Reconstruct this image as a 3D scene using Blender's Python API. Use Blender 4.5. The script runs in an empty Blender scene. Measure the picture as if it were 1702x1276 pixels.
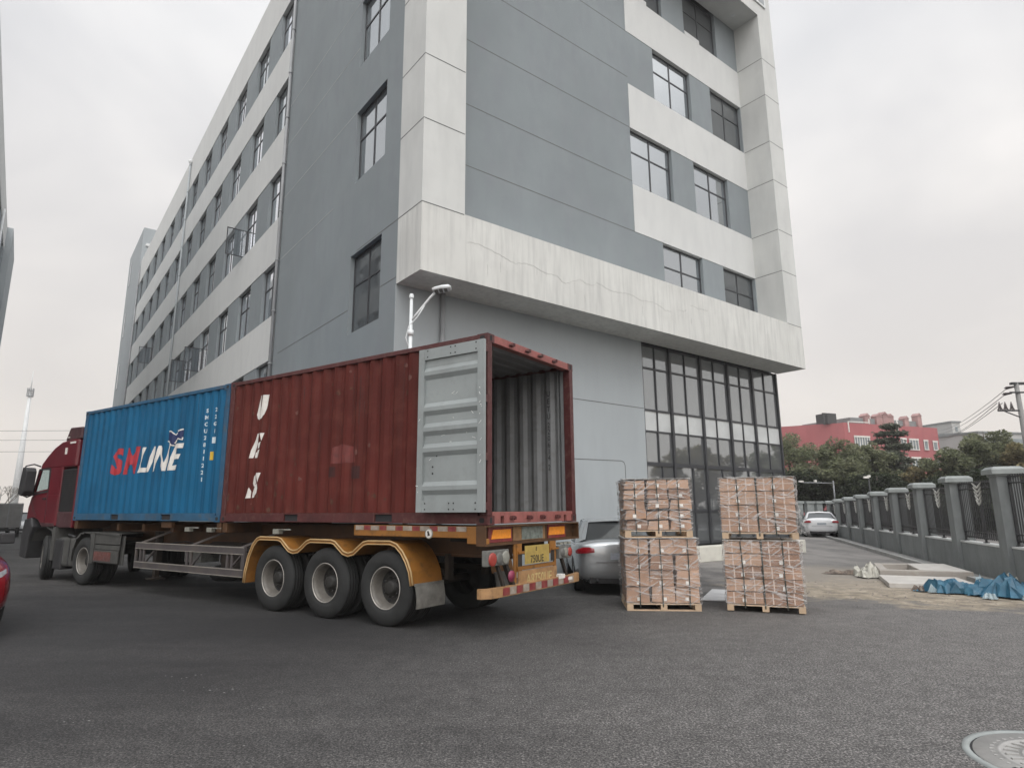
import bpy, bmesh, math, random
from mathutils import Vector, Matrix
import numpy as np
R = math.radians
scene = bpy.context.scene
col = scene.collection

# ------------------------------------------------------------------ camera
F_PX, PITCH, ROLL, EYE = 1034.42, 0.19756, 0.006283, 1.63
cam = bpy.data.cameras.new("camera")
cam.sensor_width = 36.0
cam.lens = F_PX / 1702.0 * 36.0
cam.clip_start = 0.05
cam.clip_end = 3000.0
cam_o = bpy.data.objects.new("camera", cam)
col.objects.link(cam_o)
cp, sp, cr, sr = math.cos(PITCH), math.sin(PITCH), math.cos(ROLL), math.sin(ROLL)
rt = Vector((cr, sp*sr, -cp*sr)); up = Vector((sr, -sp*cr, cp*cr)); fw = Vector((0, cp, sp))
M = Matrix((rt, up, -fw)).transposed().to_4x4()
M.translation = Vector((0, 0, EYE))
cam_o.matrix_world = M
scene.camera = cam_o

# ------------------------------------------------------------------ sky, sun, exposure
SUN_EL, SUN_AZ = R(52), R(166)          # azimuth clockwise from +Y: behind the camera, to its right
world = bpy.data.worlds.new("World")
scene.world = world
world.use_nodes = True
wn, wl = world.node_tree.nodes, world.node_tree.links
wn.clear()
wout = wn.new('ShaderNodeOutputWorld'); wbg = wn.new('ShaderNodeBackground')
sky = wn.new('ShaderNodeTexSky'); sky.sky_type = 'NISHITA'; sky.sun_disc = False
sky.sun_elevation = SUN_EL; sky.sun_rotation = SUN_AZ
sky.air_density = 1.5; sky.dust_density = 4.0; sky.ozone_density = 1.0
tc = wn.new('ShaderNodeTexCoord')
mp = wn.new('ShaderNodeMapping'); mp.inputs['Scale'].default_value = (1.3, 1.3, 2.6)
wl.new(tc.outputs['Generated'], mp.inputs['Vector'])
n1 = wn.new('ShaderNodeTexNoise'); n1.inputs['Scale'].default_value = 1.7; n1.inputs['Detail'].default_value = 4; n1.inputs['Roughness'].default_value = .45; n1.inputs['Distortion'].default_value = .6
wl.new(mp.outputs[0], n1.inputs['Vector'])
cr1 = wn.new('ShaderNodeValToRGB')      # overcast cloud deck: grey bellies, whiter breaks (scene-linear radiance)
e = cr1.color_ramp.elements
e[0].position = .36; e[0].color = (6.9, 7.05, 7.4, 1)
e[1].position = .64; e[1].color = (9.9, 9.9, 9.95, 1)
wl.new(n1.outputs['Fac'], cr1.inputs['Fac'])
# the deck is warmer and a little dimmer towards the horizon
sx = wn.new('ShaderNodeSeparateXYZ'); wl.new(tc.outputs['Generated'], sx.inputs[0])
mr = wn.new('ShaderNodeMapRange'); mr.inputs['From Min'].default_value = 0.0; mr.inputs['From Max'].default_value = .70
mr.inputs['To Min'].default_value = 1.0; mr.inputs['To Max'].default_value = 0.0
wl.new(sx.outputs['Z'], mr.inputs['Value'])
warm = wn.new('ShaderNodeMix'); warm.data_type = 'RGBA'; warm.blend_type = 'MULTIPLY'
warm.inputs[7].default_value = (.95, .875, .805, 1)
even = wn.new('ShaderNodeMix'); even.data_type = 'RGBA'; even.inputs[7].default_value = (8.9, 8.9, 8.95, 1)   # haze evens the deck out low down
ev = wn.new('ShaderNodeMath'); ev.operation = 'MULTIPLY'; ev.inputs[1].default_value = .75; wl.new(mr.outputs[0], ev.inputs[0])
wl.new(ev.outputs[0], even.inputs[0]); wl.new(cr1.outputs[0], even.inputs[6])
wl.new(mr.outputs[0], warm.inputs[0]); wl.new(even.outputs[2], warm.inputs[6])
# brighter cloud round the veiled sun and overhead, as under a real thin overcast
sdv = (math.sin(SUN_AZ)*math.cos(SUN_EL), math.cos(SUN_AZ)*math.cos(SUN_EL), math.sin(SUN_EL))
dot = wn.new('ShaderNodeVectorMath'); dot.operation = 'DOT_PRODUCT'; dot.inputs[1].default_value = sdv
nrm = wn.new('ShaderNodeVectorMath'); nrm.operation = 'NORMALIZE'; wl.new(tc.outputs['Generated'], nrm.inputs[0]); wl.new(nrm.outputs[0], dot.inputs[0])
gl_ = wn.new('ShaderNodeMapRange'); gl_.interpolation_type = 'SMOOTHSTEP'
gl_.inputs['From Min'].default_value = .30; gl_.inputs['From Max'].default_value = 1.0; gl_.inputs['To Min'].default_value = 1.0; gl_.inputs['To Max'].default_value = 2.7
wl.new(dot.outputs['Value'], gl_.inputs['Value'])
glow = wn.new('ShaderNodeVectorMath'); glow.operation = 'SCALE'; wl.new(warm.outputs[2], glow.inputs[0]); wl.new(gl_.outputs[0], glow.inputs['Scale'])
mixw = wn.new('ShaderNodeMix'); mixw.data_type = 'RGBA'; mixw.inputs[0].default_value = .94
wl.new(sky.outputs[0], mixw.inputs[6]); wl.new(glow.outputs[0], mixw.inputs[7])
wl.new(mixw.outputs[2], wbg.inputs['Color'])
wbg.inputs['Strength'].default_value = 0.10
wl.new(wbg.outputs[0], wout.inputs['Surface'])

sl = bpy.data.lights.new("sun", 'SUN'); sl.energy = .8; sl.angle = R(25); sl.color = (1, .97, .93)
so = bpy.data.objects.new("sun", sl); col.objects.link(so)
sd = Vector((math.sin(SUN_AZ)*math.cos(SUN_EL), math.cos(SUN_AZ)*math.cos(SUN_EL), math.sin(SUN_EL)))
so.rotation_euler = sd.to_track_quat('Z', 'Y').to_euler(); so.location = (0, -20, 60)
scene.view_settings.view_transform = 'Standard'
scene.view_settings.look = 'None'
scene.view_settings.gamma = 1
scene.view_settings.use_curve_mapping = False
scene.view_settings.exposure = 0.12
scene.cycles.max_bounces = 8
scene.cycles.transparent_max_bounces = 24
scene.cycles.volume_bounces = 0

# ------------------------------------------------------------------ helpers
class MB:
    """collects simple shapes, built as ONE mesh object"""
    def __init__(s): s.v = []; s.f = []; s.m = []; s.mi = 0; s.smooth = False; s.sm = []
    def add(s, vs, fs):
        o = len(s.v); s.v += [tuple(p) for p in vs]
        for f in fs:
            s.f.append([o+i for i in f]); s.m.append(s.mi); s.sm.append(s.smooth)
        return s
    def box(s, x0, x1, y0, y1, z0, z1):
        if x0 > x1: x0, x1 = x1, x0
        if y0 > y1: y0, y1 = y1, y0
        if z0 > z1: z0, z1 = z1, z0
        return s.add([(x0,y0,z0),(x1,y0,z0),(x1,y1,z0),(x0,y1,z0),(x0,y0,z1),(x1,y0,z1),(x1,y1,z1),(x0,y1,z1)],
                     [(3,2,1,0),(4,5,6,7),(0,1,5,4),(1,2,6,5),(2,3,7,6),(3,0,4,7)])
    def quad(s, a, b, c, d): return s.add([a, b, c, d], [(0,1,2,3)])
    def prism(s, poly, ax, lo, hi):
        """poly in the plane normal to axis ax ('x': (y,z), 'y': (x,z), 'z': (x,y)), extruded lo..hi"""
        def P(p, t): return {'x': (t,p[0],p[1]), 'y': (p[0],t,p[1]), 'z': (p[0],p[1],t)}[ax]
        n = len(poly); ar = sum(poly[i][0]*poly[(i+1)%n][1]-poly[(i+1)%n][0]*poly[i][1] for i in range(n))
        if (ar < 0) != (ax == 'y'): poly = poly[::-1]
        vs = [P(p, lo) for p in poly]+[P(p, hi) for p in poly]
        fs = [list(range(n))[::-1], list(range(n, 2*n))]+[(i, (i+1) % n, n+(i+1) % n, n+i) for i in range(n)]
        return s.add(vs, fs)
    def beam(s, a, b, w, h):
        """rectangular bar from a to b"""
        a, b = Vector(a), Vector(b); d = (b-a).normalized()
        u = d.cross(Vector((0,0,1)));
        if u.length < 1e-3: u = Vector((1,0,0))
        u.normalize(); v = u.cross(d).normalized()
        vs = [p+u*(sx*w/2)+v*(sy*h/2) for p in (a, b) for sx, sy in ((-1,-1),(1,-1),(1,1),(-1,1))]
        return s.add(vs, [(0,1,2,3),(7,6,5,4),(0,4,5,1),(1,5,6,2),(2,6,7,3),(3,7,4,0)])
    def tube(s, pts, r, n=8, cap=True):
        pts = [Vector(p) for p in pts]; rs = r if isinstance(r, (list, tuple)) else [r]*len(pts)
        vs = []; u = None
        for i, p in enumerate(pts):
            d = (pts[min(i+1, len(pts)-1)]-pts[max(i-1, 0)]).normalized()
            if u is None:
                u = d.orthogonal().normalized()
            else:
                u = (u-d*u.dot(d)); u = u.normalized() if u.length > 1e-6 else d.orthogonal().normalized()
            v = d.cross(u)
            for k in range(n):
                a = 2*math.pi*k/n; vs.append(p+(u*math.cos(a)+v*math.sin(a))*rs[i])
        fs = [(i*n+k, i*n+(k+1) % n, (i+1)*n+(k+1) % n, (i+1)*n+k) for i in range(len(pts)-1) for k in range(n)]
        if cap: fs += [list(range(n))[::-1], [(len(pts)-1)*n+k for k in range(n)]]
        sm = s.smooth; s.smooth = n > 5; s.add(vs, fs); s.smooth = sm
        return s
    def lathe(s, prof, c, ax, n=32, closed=False):
        """prof: (radius, offset along axis ax)"""
        vs = []
        for r, t in prof:
            for k in range(n):
                a = 2*math.pi*k/n; p, q = r*math.cos(a), r*math.sin(a)
                vs.append({'x': (c[0]+t, c[1]+p, c[2]+q), 'y': (c[0]+p, c[1]+t, c[2]+q), 'z': (c[0]+p, c[1]+q, c[2]+t)}[ax])
        m = len(prof)
        fs = [(i*n+k, i*n+(k+1) % n, ((i+1) % m)*n+(k+1) % n, ((i+1) % m)*n+k) for i in range(m if closed else m-1) for k in range(n)]
        sm = s.smooth; s.smooth = True; s.add(vs, fs); s.smooth = sm
        return s
    def build(s, name, mats, parent=None, bevel=0, label=None, kind=None, autosmooth=False, fixn=False):
        me = bpy.data.meshes.new(name); me.from_pydata(s.v, [], s.f)
        ms = mats if isinstance(mats, (list, tuple)) else [mats]
        for m in ms: me.materials.append(m)
        if len(ms) > 1: me.polygons.foreach_set('material_index', s.m)
        me.polygons.foreach_set('use_smooth', s.sm); me.update()
        if fixn:
            bm = bmesh.new(); bm.from_mesh(me); bmesh.ops.recalc_face_normals(bm, faces=bm.faces); bm.to_mesh(me); bm.free()
        o = bpy.data.objects.new(name, me); col.objects.link(o)
        if parent: o.parent = parent
        if bevel:
            b = o.modifiers.new('bevel', 'BEVEL'); b.width = bevel; b.segments = 2; b.limit_method = 'ANGLE'; b.angle_limit = R(40)
            b.harden_normals = False
        if label: o['label'] = label
        if kind: o['kind'] = kind
        return o

def pieces(mb, name, mats, parent=None, bevel=0):
    """one object for every connected piece of the collected mesh"""
    par = list(range(len(mb.v)))
    def find(i):
        while par[i] != i: par[i] = par[par[i]]; i = par[i]
        return i
    for f in mb.f:
        for i in f[1:]: par[find(i)] = find(f[0])
    grp = {}
    for k, f in enumerate(mb.f): grp.setdefault(find(f[0]), []).append(k)
    out = []
    for ks in grp.values():
        q = MB(); ix = {}
        for k in ks:
            g_ = []
            for i in mb.f[k]:
                if i not in ix: ix[i] = len(q.v); q.v.append(mb.v[i])
                g_.append(ix[i])
            q.f.append(g_); q.m.append(mb.m[k]); q.sm.append(mb.sm[k])
        out.append(q.build(name, mats, parent, bevel=bevel))
    return out
def thing(name, label, cat, loc=(0,0,0), rz=0, group=None, kind=None):
    o = bpy.data.objects.new(name, None); col.objects.link(o); o.empty_display_size = .3
    o.location = loc; o.rotation_euler = (0, 0, rz); tag(o, label, cat, group)
    return o
def tag(o, label, cat, group=None):
    o['label'] = label; o['category'] = cat
    if group: o['group'] = group
    return o
def copy_tree(o, parent=None):
    c = o.copy(); col.objects.link(c)
    if parent: c.parent = parent
    for ch in [x for x in bpy.data.objects if x.parent == o]: copy_tree(ch, c)
    return c

def text_mesh(txt, size, bold=0.0, shear=0.0, align='CENTER', spacing=1.0):
    cu = bpy.data.curves.new('t', 'FONT'); cu.body = txt; cu.size = size; cu.offset = bold*size; cu.shear = shear
    cu.align_x = align; cu.space_character = spacing; cu.resolution_u = 3
    o = bpy.data.objects.new('t', cu); col.objects.link(o)
    dg = bpy.context.evaluated_depsgraph_get(); dg.update()
    me = bpy.data.meshes.new_from_object(o.evaluated_get(dg))
    vs = [tuple(v.co) for v in me.vertices]; fs = [list(p.vertices) for p in me.polygons]
    bpy.data.objects.remove(o); bpy.data.meshes.remove(me)
    return vs, fs

# ------------------------------------------------------------------ materials
def newmat(name):
    m = bpy.data.materials.new(name); m.use_nodes = True
    return m, m.node_tree.nodes, m.node_tree.links, m.node_tree.nodes['Principled BSDF']
def noise(N, L, scale, detail=4, rough=.55, vec=None, stretch=None, coord='Object'):
    t = N.new('ShaderNodeTexCoord'); src = t.outputs[coord]
    if stretch:
        mpn = N.new('ShaderNodeMapping'); mpn.inputs['Scale'].default_value = stretch
        L.new(src, mpn.inputs['Vector']); src = mpn.outputs[0]
    n = N.new('ShaderNodeTexNoise'); n.inputs['Scale'].default_value = scale; n.inputs['Detail'].default_value = detail; n.inputs['Roughness'].default_value = rough
    L.new(src, n.inputs['Vector']); return n.outputs['Fac']
def ramp(N, L, fac, stops):
    r = N.new('ShaderNodeValToRGB'); L.new(fac, r.inputs['Fac'])
    el = r.color_ramp.elements
    while len(el) < len(stops): el.new(.5)
    for e_, (p, c) in zip(el, stops):
        e_.position = p; e_.color = (c, c, c, 1) if isinstance(c, (int, float)) else (*c, 1)
    return r.outputs[0]
def mixc(N, L, fac, a, b, mode='MIX'):
    m = N.new('ShaderNodeMix'); m.data_type = 'RGBA'; m.blend_type = mode
    for sock, v in ((m.inputs[0], fac), (m.inputs[6], a), (m.inputs[7], b)):
        if isinstance(v, (int, float)): sock.default_value = v
        elif isinstance(v, (tuple, list)): sock.default_value = (*v[:3], 1)
        else: L.new(v, sock)
    return m.outputs[2]
def bump(N, L, B, h, strength=.3, dist=.01):
    b = N.new('ShaderNodeBump'); b.inputs['Strength'].default_value = strength; b.inputs['Distance'].default_value = dist
    L.new(h, b.inputs['Height']); L.new(b.outputs[0], B.inputs['Normal'])

def paint(name, c, rough=.5, metal=0.0, var=.12, vs=2.0, dirt=None, dirt_amt=.5, ds=3.0, streak=None, bumps=0, bs=60, coat=0, spec=.5):
    """painted / plain surface with large-scale variation, optional dirt blotches and vertical streaks"""
    m, N, L, B = newmat(name)
    f = noise(N, L, vs, 5)
    lo = tuple(x*(1-var) for x in c); hi = tuple(min(1, x*(1+var)) for x in c)
    cc = ramp(N, L, f, [(.3, lo), (.7, hi)])
    if streak:
        s_ = noise(N, L, streak[0], 3, .6, stretch=(1, 1, streak[1]))
        fac = ramp(N, L, s_, [(.45, 0.0), (.72, 1.0)])
        mm = N.new('ShaderNodeMath'); mm.operation = 'MULTIPLY'; mm.inputs[1].default_value = streak[3]; L.new(fac, mm.inputs[0])
        cc = mixc(N, L, mm.outputs[0], cc, streak[2])
    if dirt:
        d_ = noise(N, L, ds, 6, .65)
        fac = ramp(N, L, d_, [(.5, 0.0), (.5+.28, dirt_amt)])
        cc = mixc(N, L, fac, cc, dirt)
    L.new(cc, B.inputs['Base Color'])
    B.inputs['Roughness'].default_value = rough; B.inputs['Metallic'].default_value = metal
    B.inputs['Coat Weight'].default_value = coat; B.inputs['Specular IOR Level'].default_value = spec
    if bumps: bump(N, L, B, noise(N, L, bs, 4), bumps, .004)
    return m

M_ = {}
M_['white_wall'] = paint('white_band_paint', (.57, .58, .57), .85, vs=.35, var=.04, streak=(2.5, .3, (.50, .51, .51), .5), bumps=.1, bs=90)
M_['grey_wall'] = paint('grey_wall_paint', (.215, .243, .255), .85, vs=.3, var=.09, streak=(2.5, .35, (.20, .215, .235), .6), dirt=(.24, .265, .275), dirt_amt=.5, ds=.8, bumps=.1, bs=90)
M_['light_grey_wall'] = paint('light_grey_wall_paint', (.33, .36, .375), .85, vs=.35, var=.05, streak=(3, .2, (.30, .325, .34), .5), bumps=.1, bs=90)
M_['concrete_frame'] = paint('fair_faced_concrete_paint', (.58, .585, .56), .85, vs=.7, var=.07, streak=(7, .09, (.40, .405, .395), .6), dirt=(.47, .47, .45), dirt_amt=.5, ds=1.2, bumps=.12, bs=70)
M_['pillar_paint'] = paint('corner_frame_paint', (.56, .57, .555), .85, vs=.5, var=.05, streak=(2.2, .25, (.47, .48, .47), .6), dirt=(.47, .475, .47), dirt_amt=.5, ds=1.1, bumps=.12, bs=70)
M_['joint'] = paint('dark_joint', (.13, .135, .135), .9)
M_['joint_light'] = paint('light_joint', (.34, .355, .365), .9)
M_['crack'] = paint('crack', (.43, .43, .42), .95)
M_['frame_dark'] = paint('window_frame_dark', (.035, .037, .042), .45)
M_['dark'] = paint('dark_void', (.02, .02, .022), .9)
M_['pipe_grey'] = paint('pipe_grey', (.27, .28, .29), .5)
M_['pipe_white'] = paint('pipe_white', (.62, .64, .64), .5)

def glass_mat(name, base, refl, rough=.03, tint=(.8, .84, .86), wav=.02):
    """tinted window glass in front of a dim room: mirror-like film over a dull interior"""
    m, N, L, B = newmat(name)
    f = noise(N, L, 1.3, 3)
    L.new(ramp(N, L, f, [(.35, tuple(x*.92 for x in base)), (.7, tuple(x*1.08 for x in base))]), B.inputs['Base Color'])
    B.inputs['Roughness'].default_value = .6
    g = N.new('ShaderNodeBsdfGlossy'); g.inputs['Color'].default_value = (*tint, 1); g.inputs['Roughness'].default_value = rough
    bb = N.new('ShaderNodeBump'); bb.inputs['Strength'].default_value = wav; bb.inputs['Distance'].default_value = .05
    L.new(noise(N, L, .9, 1), bb.inputs['Height']); L.new(bb.outputs[0], g.inputs['Normal'])
    fr = N.new('ShaderNodeFresnel'); fr.inputs['IOR'].default_value = 1.5
    mr_ = N.new('ShaderNodeMapRange'); mr_.inputs['To Min'].default_value = refl; mr_.inputs['To Max'].default_value = 1.0
    L.new(fr.outputs[0], mr_.inputs['Value'])
    mx = N.new('ShaderNodeMixShader'); L.new(mr_.outputs[0], mx.inputs[0]); L.new(B.outputs[0], mx.inputs[1]); L.new(g.outputs[0], mx.inputs[2])
    L.new(mx.outputs[0], N['Material Output'].inputs['Surface'])
    return m
m, N, L, B = newmat('thin_glass'); tb_ = N.new('ShaderNodeBsdfTransparent'); tb_.inputs[0].default_value = (.88, .9, .92, 1)
gl = N.new('ShaderNodeBsdfGlossy'); gl.inputs['Roughness'].default_value = .03; mx = N.new('ShaderNodeMixShader'); mx.inputs[0].default_value = .18
L.new(tb_.outputs[0], mx.inputs[1]); L.new(gl.outputs[0], mx.inputs[2]); L.new(mx.outputs[0], N['Material Output'].inputs['Surface']); M_['thin_glass'] = m
M_['glass'] = glass_mat('window_glass', (.10, .11, .12), .42)
M_['glass_b'] = glass_mat('window_glass_bright', (.22, .23, .24), .85, .03, (.95, .97, 1.0))
M_['glass_c'] = glass_mat('window_glass_dim', (.12, .13, .14), .6)
M_['glass_dark'] = glass_mat('dark_window_glass', (.05, .055, .06), .16)
M_['glass_curtain'] = glass_mat('curtain_wall_glass', (.10, .105, .11), .30, .02, (.75, .79, .81), .004)
M_['car_glass'] = glass_mat('car_glass', (.015, .018, .02), .10, .02)
M_['spandrel'] = paint('white_spandrel', (.50, .52, .52), .35, vs=.9, var=.16)

def asphalt():
    m, N, L, B = newmat('asphalt')
    big = noise(N, L, .11, 6, .6); mid = noise(N, L, 1.1, 6, .65)
    fine = noise(N, L, 60, 3, .8); grit = noise(N, L, 160, 2, .6)
    c = ramp(N, L, big, [(.33, (.020, .020, .021)), (.68, (.042, .041, .0405))])
    c = mixc(N, L, ramp(N, L, mid, [(.35, 0.0), (.75, .45)]), c, (.055, .053, .052))
    g = ramp(N, L, fine, [(.38, (.30, .30, .30)), (.5, (.85, .85, .85)), (.62, (2.7, 2.62, 2.55))])
    sp2 = ramp(N, L, noise(N, L, 26, 4, .8), [(.36, (.62, .62, .62)), (.5, (1, 1, 1)), (.66, (1.5, 1.48, 1.46))])
    g = mixc(N, L, 1.0, g, sp2, 'MULTIPLY')
    g = mixc(N, L, 1.0, g, ramp(N, L, noise(N, L, 5, 5, .7), [(.35, (.78, .78, .78)), (.65, (1.22, 1.22, 1.22))]), 'MULTIPLY')
    c = mixc(N, L, 1.0, c, g, 'MULTIPLY')
    trk = ramp(N, L, noise(N, L, .55, 5, .6, stretch=(.28, 1.6, 1)), [(.46, 0.0), (.62, .55)])
    c = mixc(N, L, trk, c, mixc(N, L, 1.0, (.068, .066, .065), g, 'MULTIPLY'))
    oil = ramp(N, L, noise(N, L, .8, 6, .7), [(.27, .6), (.36, 0.0)])
    c = mixc(N, L, oil, c, (.014, .014, .015))
    t = N.new('ShaderNodeTexCoord')
    def blob(cx, cy, rx, ry, rot, soft, amt, nscale=.9, namp=.55):
        soft = max(soft, .35)
        mpn = N.new('ShaderNodeMapping'); mpn.vector_type = 'TEXTURE'
        mpn.inputs['Location'].default_value = (cx, cy, 0); mpn.inputs['Rotation'].default_value = (0, 0, R(rot)); mpn.inputs['Scale'].default_value = (rx, ry, 1)
        L.new(t.outputs['Object'], mpn.inputs['Vector'])
        ln = N.new('ShaderNodeVectorMath'); ln.operation = 'LENGTH'; L.new(mpn.outputs[0], ln.inputs[0])
        nn = noise(N, L, nscale, 7, .62)
        a = N.new('ShaderNodeMath'); a.operation = 'MULTIPLY_ADD'; a.inputs[1].default_value = namp*2; L.new(nn, a.inputs[0]); L.new(ln.outputs['Value'], a.inputs[2])
        s2 = N.new('ShaderNodeMapRange'); s2.interpolation_type = 'SMOOTHSTEP'
        s2.inputs['From Min'].default_value = 1+namp+soft/2; s2.inputs['From Max'].default_value = 1+namp-soft/2
        s2.inputs['To Min'].default_value = 0; s2.inputs['To Max'].default_value = amt
        L.new(a.outputs[0], s2.inputs['Value']); return s2.outputs[0]
    c = mixc(N, L, blob(.5, 9.3, 5.0, 1.9, -8, 1.0, .55, .7, .4), c, (.016, .016, .017))  # lorry's shade deepened in the asphalt colour under and round its tail
    c = mixc(N, L, blob(-5, 9.5, 6.0, 3.2, -25, 1.2, .6, .6, .4), c, (.017, .017, .018))  # dark newer asphalt, painted darker still as shade beside and under the lorry
    # older dusty paving towards the fence and beyond
    c = mixc(N, L, blob(14, 24, 9.0, 16, -18, .5, .9), c, mixc(N, L, ramp(N, L, noise(N, L, .6, 7, .7, stretch=(1, .35, 1)), [(.38, 0.0), (.62, 1.0)]), (.14, .135, .13), (.27, .255, .24)))
    c = mixc(N, L, blob(6.5, 8.6, 4.2, 2.4, -15, .9, .38), c, (.15, .14, .13))
    c = mixc(N, L, blob(7.5, 4.0, 7.5, 8, 0, 1.2, .8, .35, .35), c, mixc(N, L, 1.0, (.12, .117, .115), g, 'MULTIPLY'))
    c = mixc(N, L, blob(-36, 52, 32, 26, 0, .6, .6), c, (.12, .12, .12))
    sand = ramp(N, L, noise(N, L, 3, 8, .75), [(.38, (.14, .12, .10)), (.5, (.26, .22, .165)), (.62, (.40, .345, .27))])
    c = mixc(N, L, blob(8.2, 12.3, 3.5, 1.9, -22, .45, .95, 1.1, 1.0), c, sand)
    c = mixc(N, L, blob(7.6, 15.6, 1.9, 2.6, -20, .8, .6, 1.4, .5), c, (.28, .245, .20))
    L.new(c, B.inputs['Base Color'])
    B.inputs['Roughness'].default_value = .8; B.inputs['Specular IOR Level'].default_value = .35
    h = N.new('ShaderNodeMath'); h.operation = 'ADD'; L.new(fine, h.inputs[0]); L.new(grit, h.inputs[1])
    bump(N, L, B, h.outputs[0], .6, .007)
    return m
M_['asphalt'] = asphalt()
# ------------------------------------------------------------------ ground
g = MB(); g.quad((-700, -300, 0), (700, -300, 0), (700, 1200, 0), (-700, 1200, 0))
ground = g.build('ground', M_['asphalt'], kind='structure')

# ------------------------------------------------------------------ main building (local X along the front, Y away from the viewer)
BX, BY, BYAW = -1.9538, 12.6236, 0.66284
bld = thing('office_block', 'grey and white striped six-storey block with concrete corner frame behind the lorry', 'building', (BX, BY, 0), BYAW)
D_, W_, U_, PR = 1.106, 1.13, 16.41, 15.38
Z1, Z2 = 6.68, 8.29
RB = [(10.33, 11.99), (14.05, 15.70), (17.75, 19.40)]
ZT, ZR = 21.42, 23.7
UB = 8.386
VP = 10.08
# dark core behind every window
MB().box(.42, U_-.3, D_+.42, 50.3, .0, ZR-.6).build('core', M_['dark'], bld)
# white box frame at the corner, projecting over the ground storeys
cf = MB()
cn = MB(); cn.box(0, U_, 0, D_, Z1, Z2); cn.build('cornice', M_['concrete_frame'], bld)
cf.box(0, W_, 0, D_, Z2, ZT)
cf.box(PR, U_, 0, D_, Z2, ZT)
cf.box(0, U_, 0, D_, ZT, ZR+.35)
cfo = cf.build('corner_frame', M_['pillar_paint'], bld)
# joints
jt = MB(); t = .011
for z in (Z2-.012, RB[0][0]+.0, RB[0][1], RB[1][0], RB[1][1], RB[2][0], RB[2][1]):
    jt.box(-.003, W_-.02, -.003, .0, z-t, z+t); jt.box(-.003, 0, .0, D_, z-t, z+t)
    jt.box(PR+.02, U_+.003, -.003, .0, z-t, z+t); jt.box(PR-.003, PR, .0, D_-.002, z-t, z+t)
for z in (10.33, 12.1, 14.05, 15.95, 17.75, 19.5):
    jt.box(W_, UB if z != 15.95 else UB, D_-.003, D_, z-t, z+t)
jt.box(0, 8.43, D_-.003, D_, 4.59-t, 4.59+t)
for p, q in (((4.6, 2.93), (7.3, 2.96)), ((7.47, 2.83), (7.5, .5))):
    jt.beam((p[0], D_-.002, p[1]), (q[0], D_-.002, q[1]), .004, .022)
jt.beam((7.3, D_-.002, 2.96), (7.42, D_-.002, 2.93), .004, .022); jt.beam((7.42, D_-.002, 2.93), (7.47, D_-.002, 2.83), .004, .022)
pieces(jt, 'wall_joint', M_['joint'], bld)
ck = MB()
for path in ([(1.18,7.61),(1.45,7.66),(1.87,7.62),(2.2,7.54),(2.6,7.45),(2.96,7.54),(3.32,7.50),(3.59,7.44),(3.97,7.46),(4.14,7.32),(4.37,7.35),(4.78,7.55),(5.0,7.47),(5.2,7.47),(5.45,7.61),(5.89,7.48),(6.35,7.51),(6.83,7.56),(7.1,7.45),(7.74,7.53)],
             [(7.83,7.5),(8.32,7.37),(8.57,7.4)], [(8.9,7.5),(9.19,7.52),(9.3,7.6)], [(9.51,7.78),(9.95,7.75),(10.44,7.79)]):
    rr = random.Random(5); pp = []
    for (a, b), (c, d) in zip(path, path[1:]):
        k = 7
        for i in range(k): f = i/k; pp.append((a+(c-a)*f, b+(d-b)*f+rr.uniform(-.022, .022)))
    pp.append(path[-1])
    for i in range(len(pp)-1):
        w = rr.uniform(.004, .009); ck.beam((pp[i][0], -.001, pp[i][1]), (pp[i+1][0], -.001, pp[i+1][1]), .005, w)
rr = random.Random(8)
for i in range(9):
    x = rr.uniform(1.6, 10.4); z = rr.uniform(7.1, 7.55); ln = rr.uniform(.12, .5)
    ck.beam((x, -.001, z), (x+rr.uniform(-.01, .01), -.001, z-ln), .0045, .006)
ck.build('crack', M_['crack'], bld)

# front wall pieces (recessed face, y = D_)
gw = MB(); ww = MB(); lw = MB()
T = .26
gw.box(W_-.3, UB, D_, D_+T, Z2-.3, ZT+.3); gw.box(T+.01, 8.3, D_+.03, D_+T, 0, Z1)
for z0, z1 in RB: ww.box(UB, PR+.2, D_-.012, D_+T+.02, z0, z1)
def fseg(u0, u1, z0, z1): gw.box(u0, u1, D_+.0, D_+T, z0, z1)
fseg(UB, 9.79, Z2-.3, RB[0][0]); fseg(11.97, 13.24, Z2-.3, RB[0][0]); fseg(15.33, PR+.3, Z2-.3, RB[0][0])
fseg(10.55, 11.83, RB[0][1], RB[1][0]); fseg(13.97, PR+.3, RB[0][1], RB[1][0])
fseg(UB, 9.79, RB[1][1], RB[2][0]); fseg(11.95, 13.24, RB[1][1], RB[2][0]); fseg(15.33, PR+.3, RB[1][1], RB[2][0])
fseg(10.48, 11.82, RB[2][1], ZT+.3); fseg(13.95, PR+.3, RB[2][1], ZT+.3)
# lower storeys, front
lw.box(0.0, 8.43, D_, D_+.03, 0, Z1)
# right side wall (faces away)
lw.box(U_-.06, U_-.26, D_+T+.03, 50.3, 0, Z1); gw.box(U_, U_-.25, D_+T, 50.3, Z1, ZR)
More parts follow.
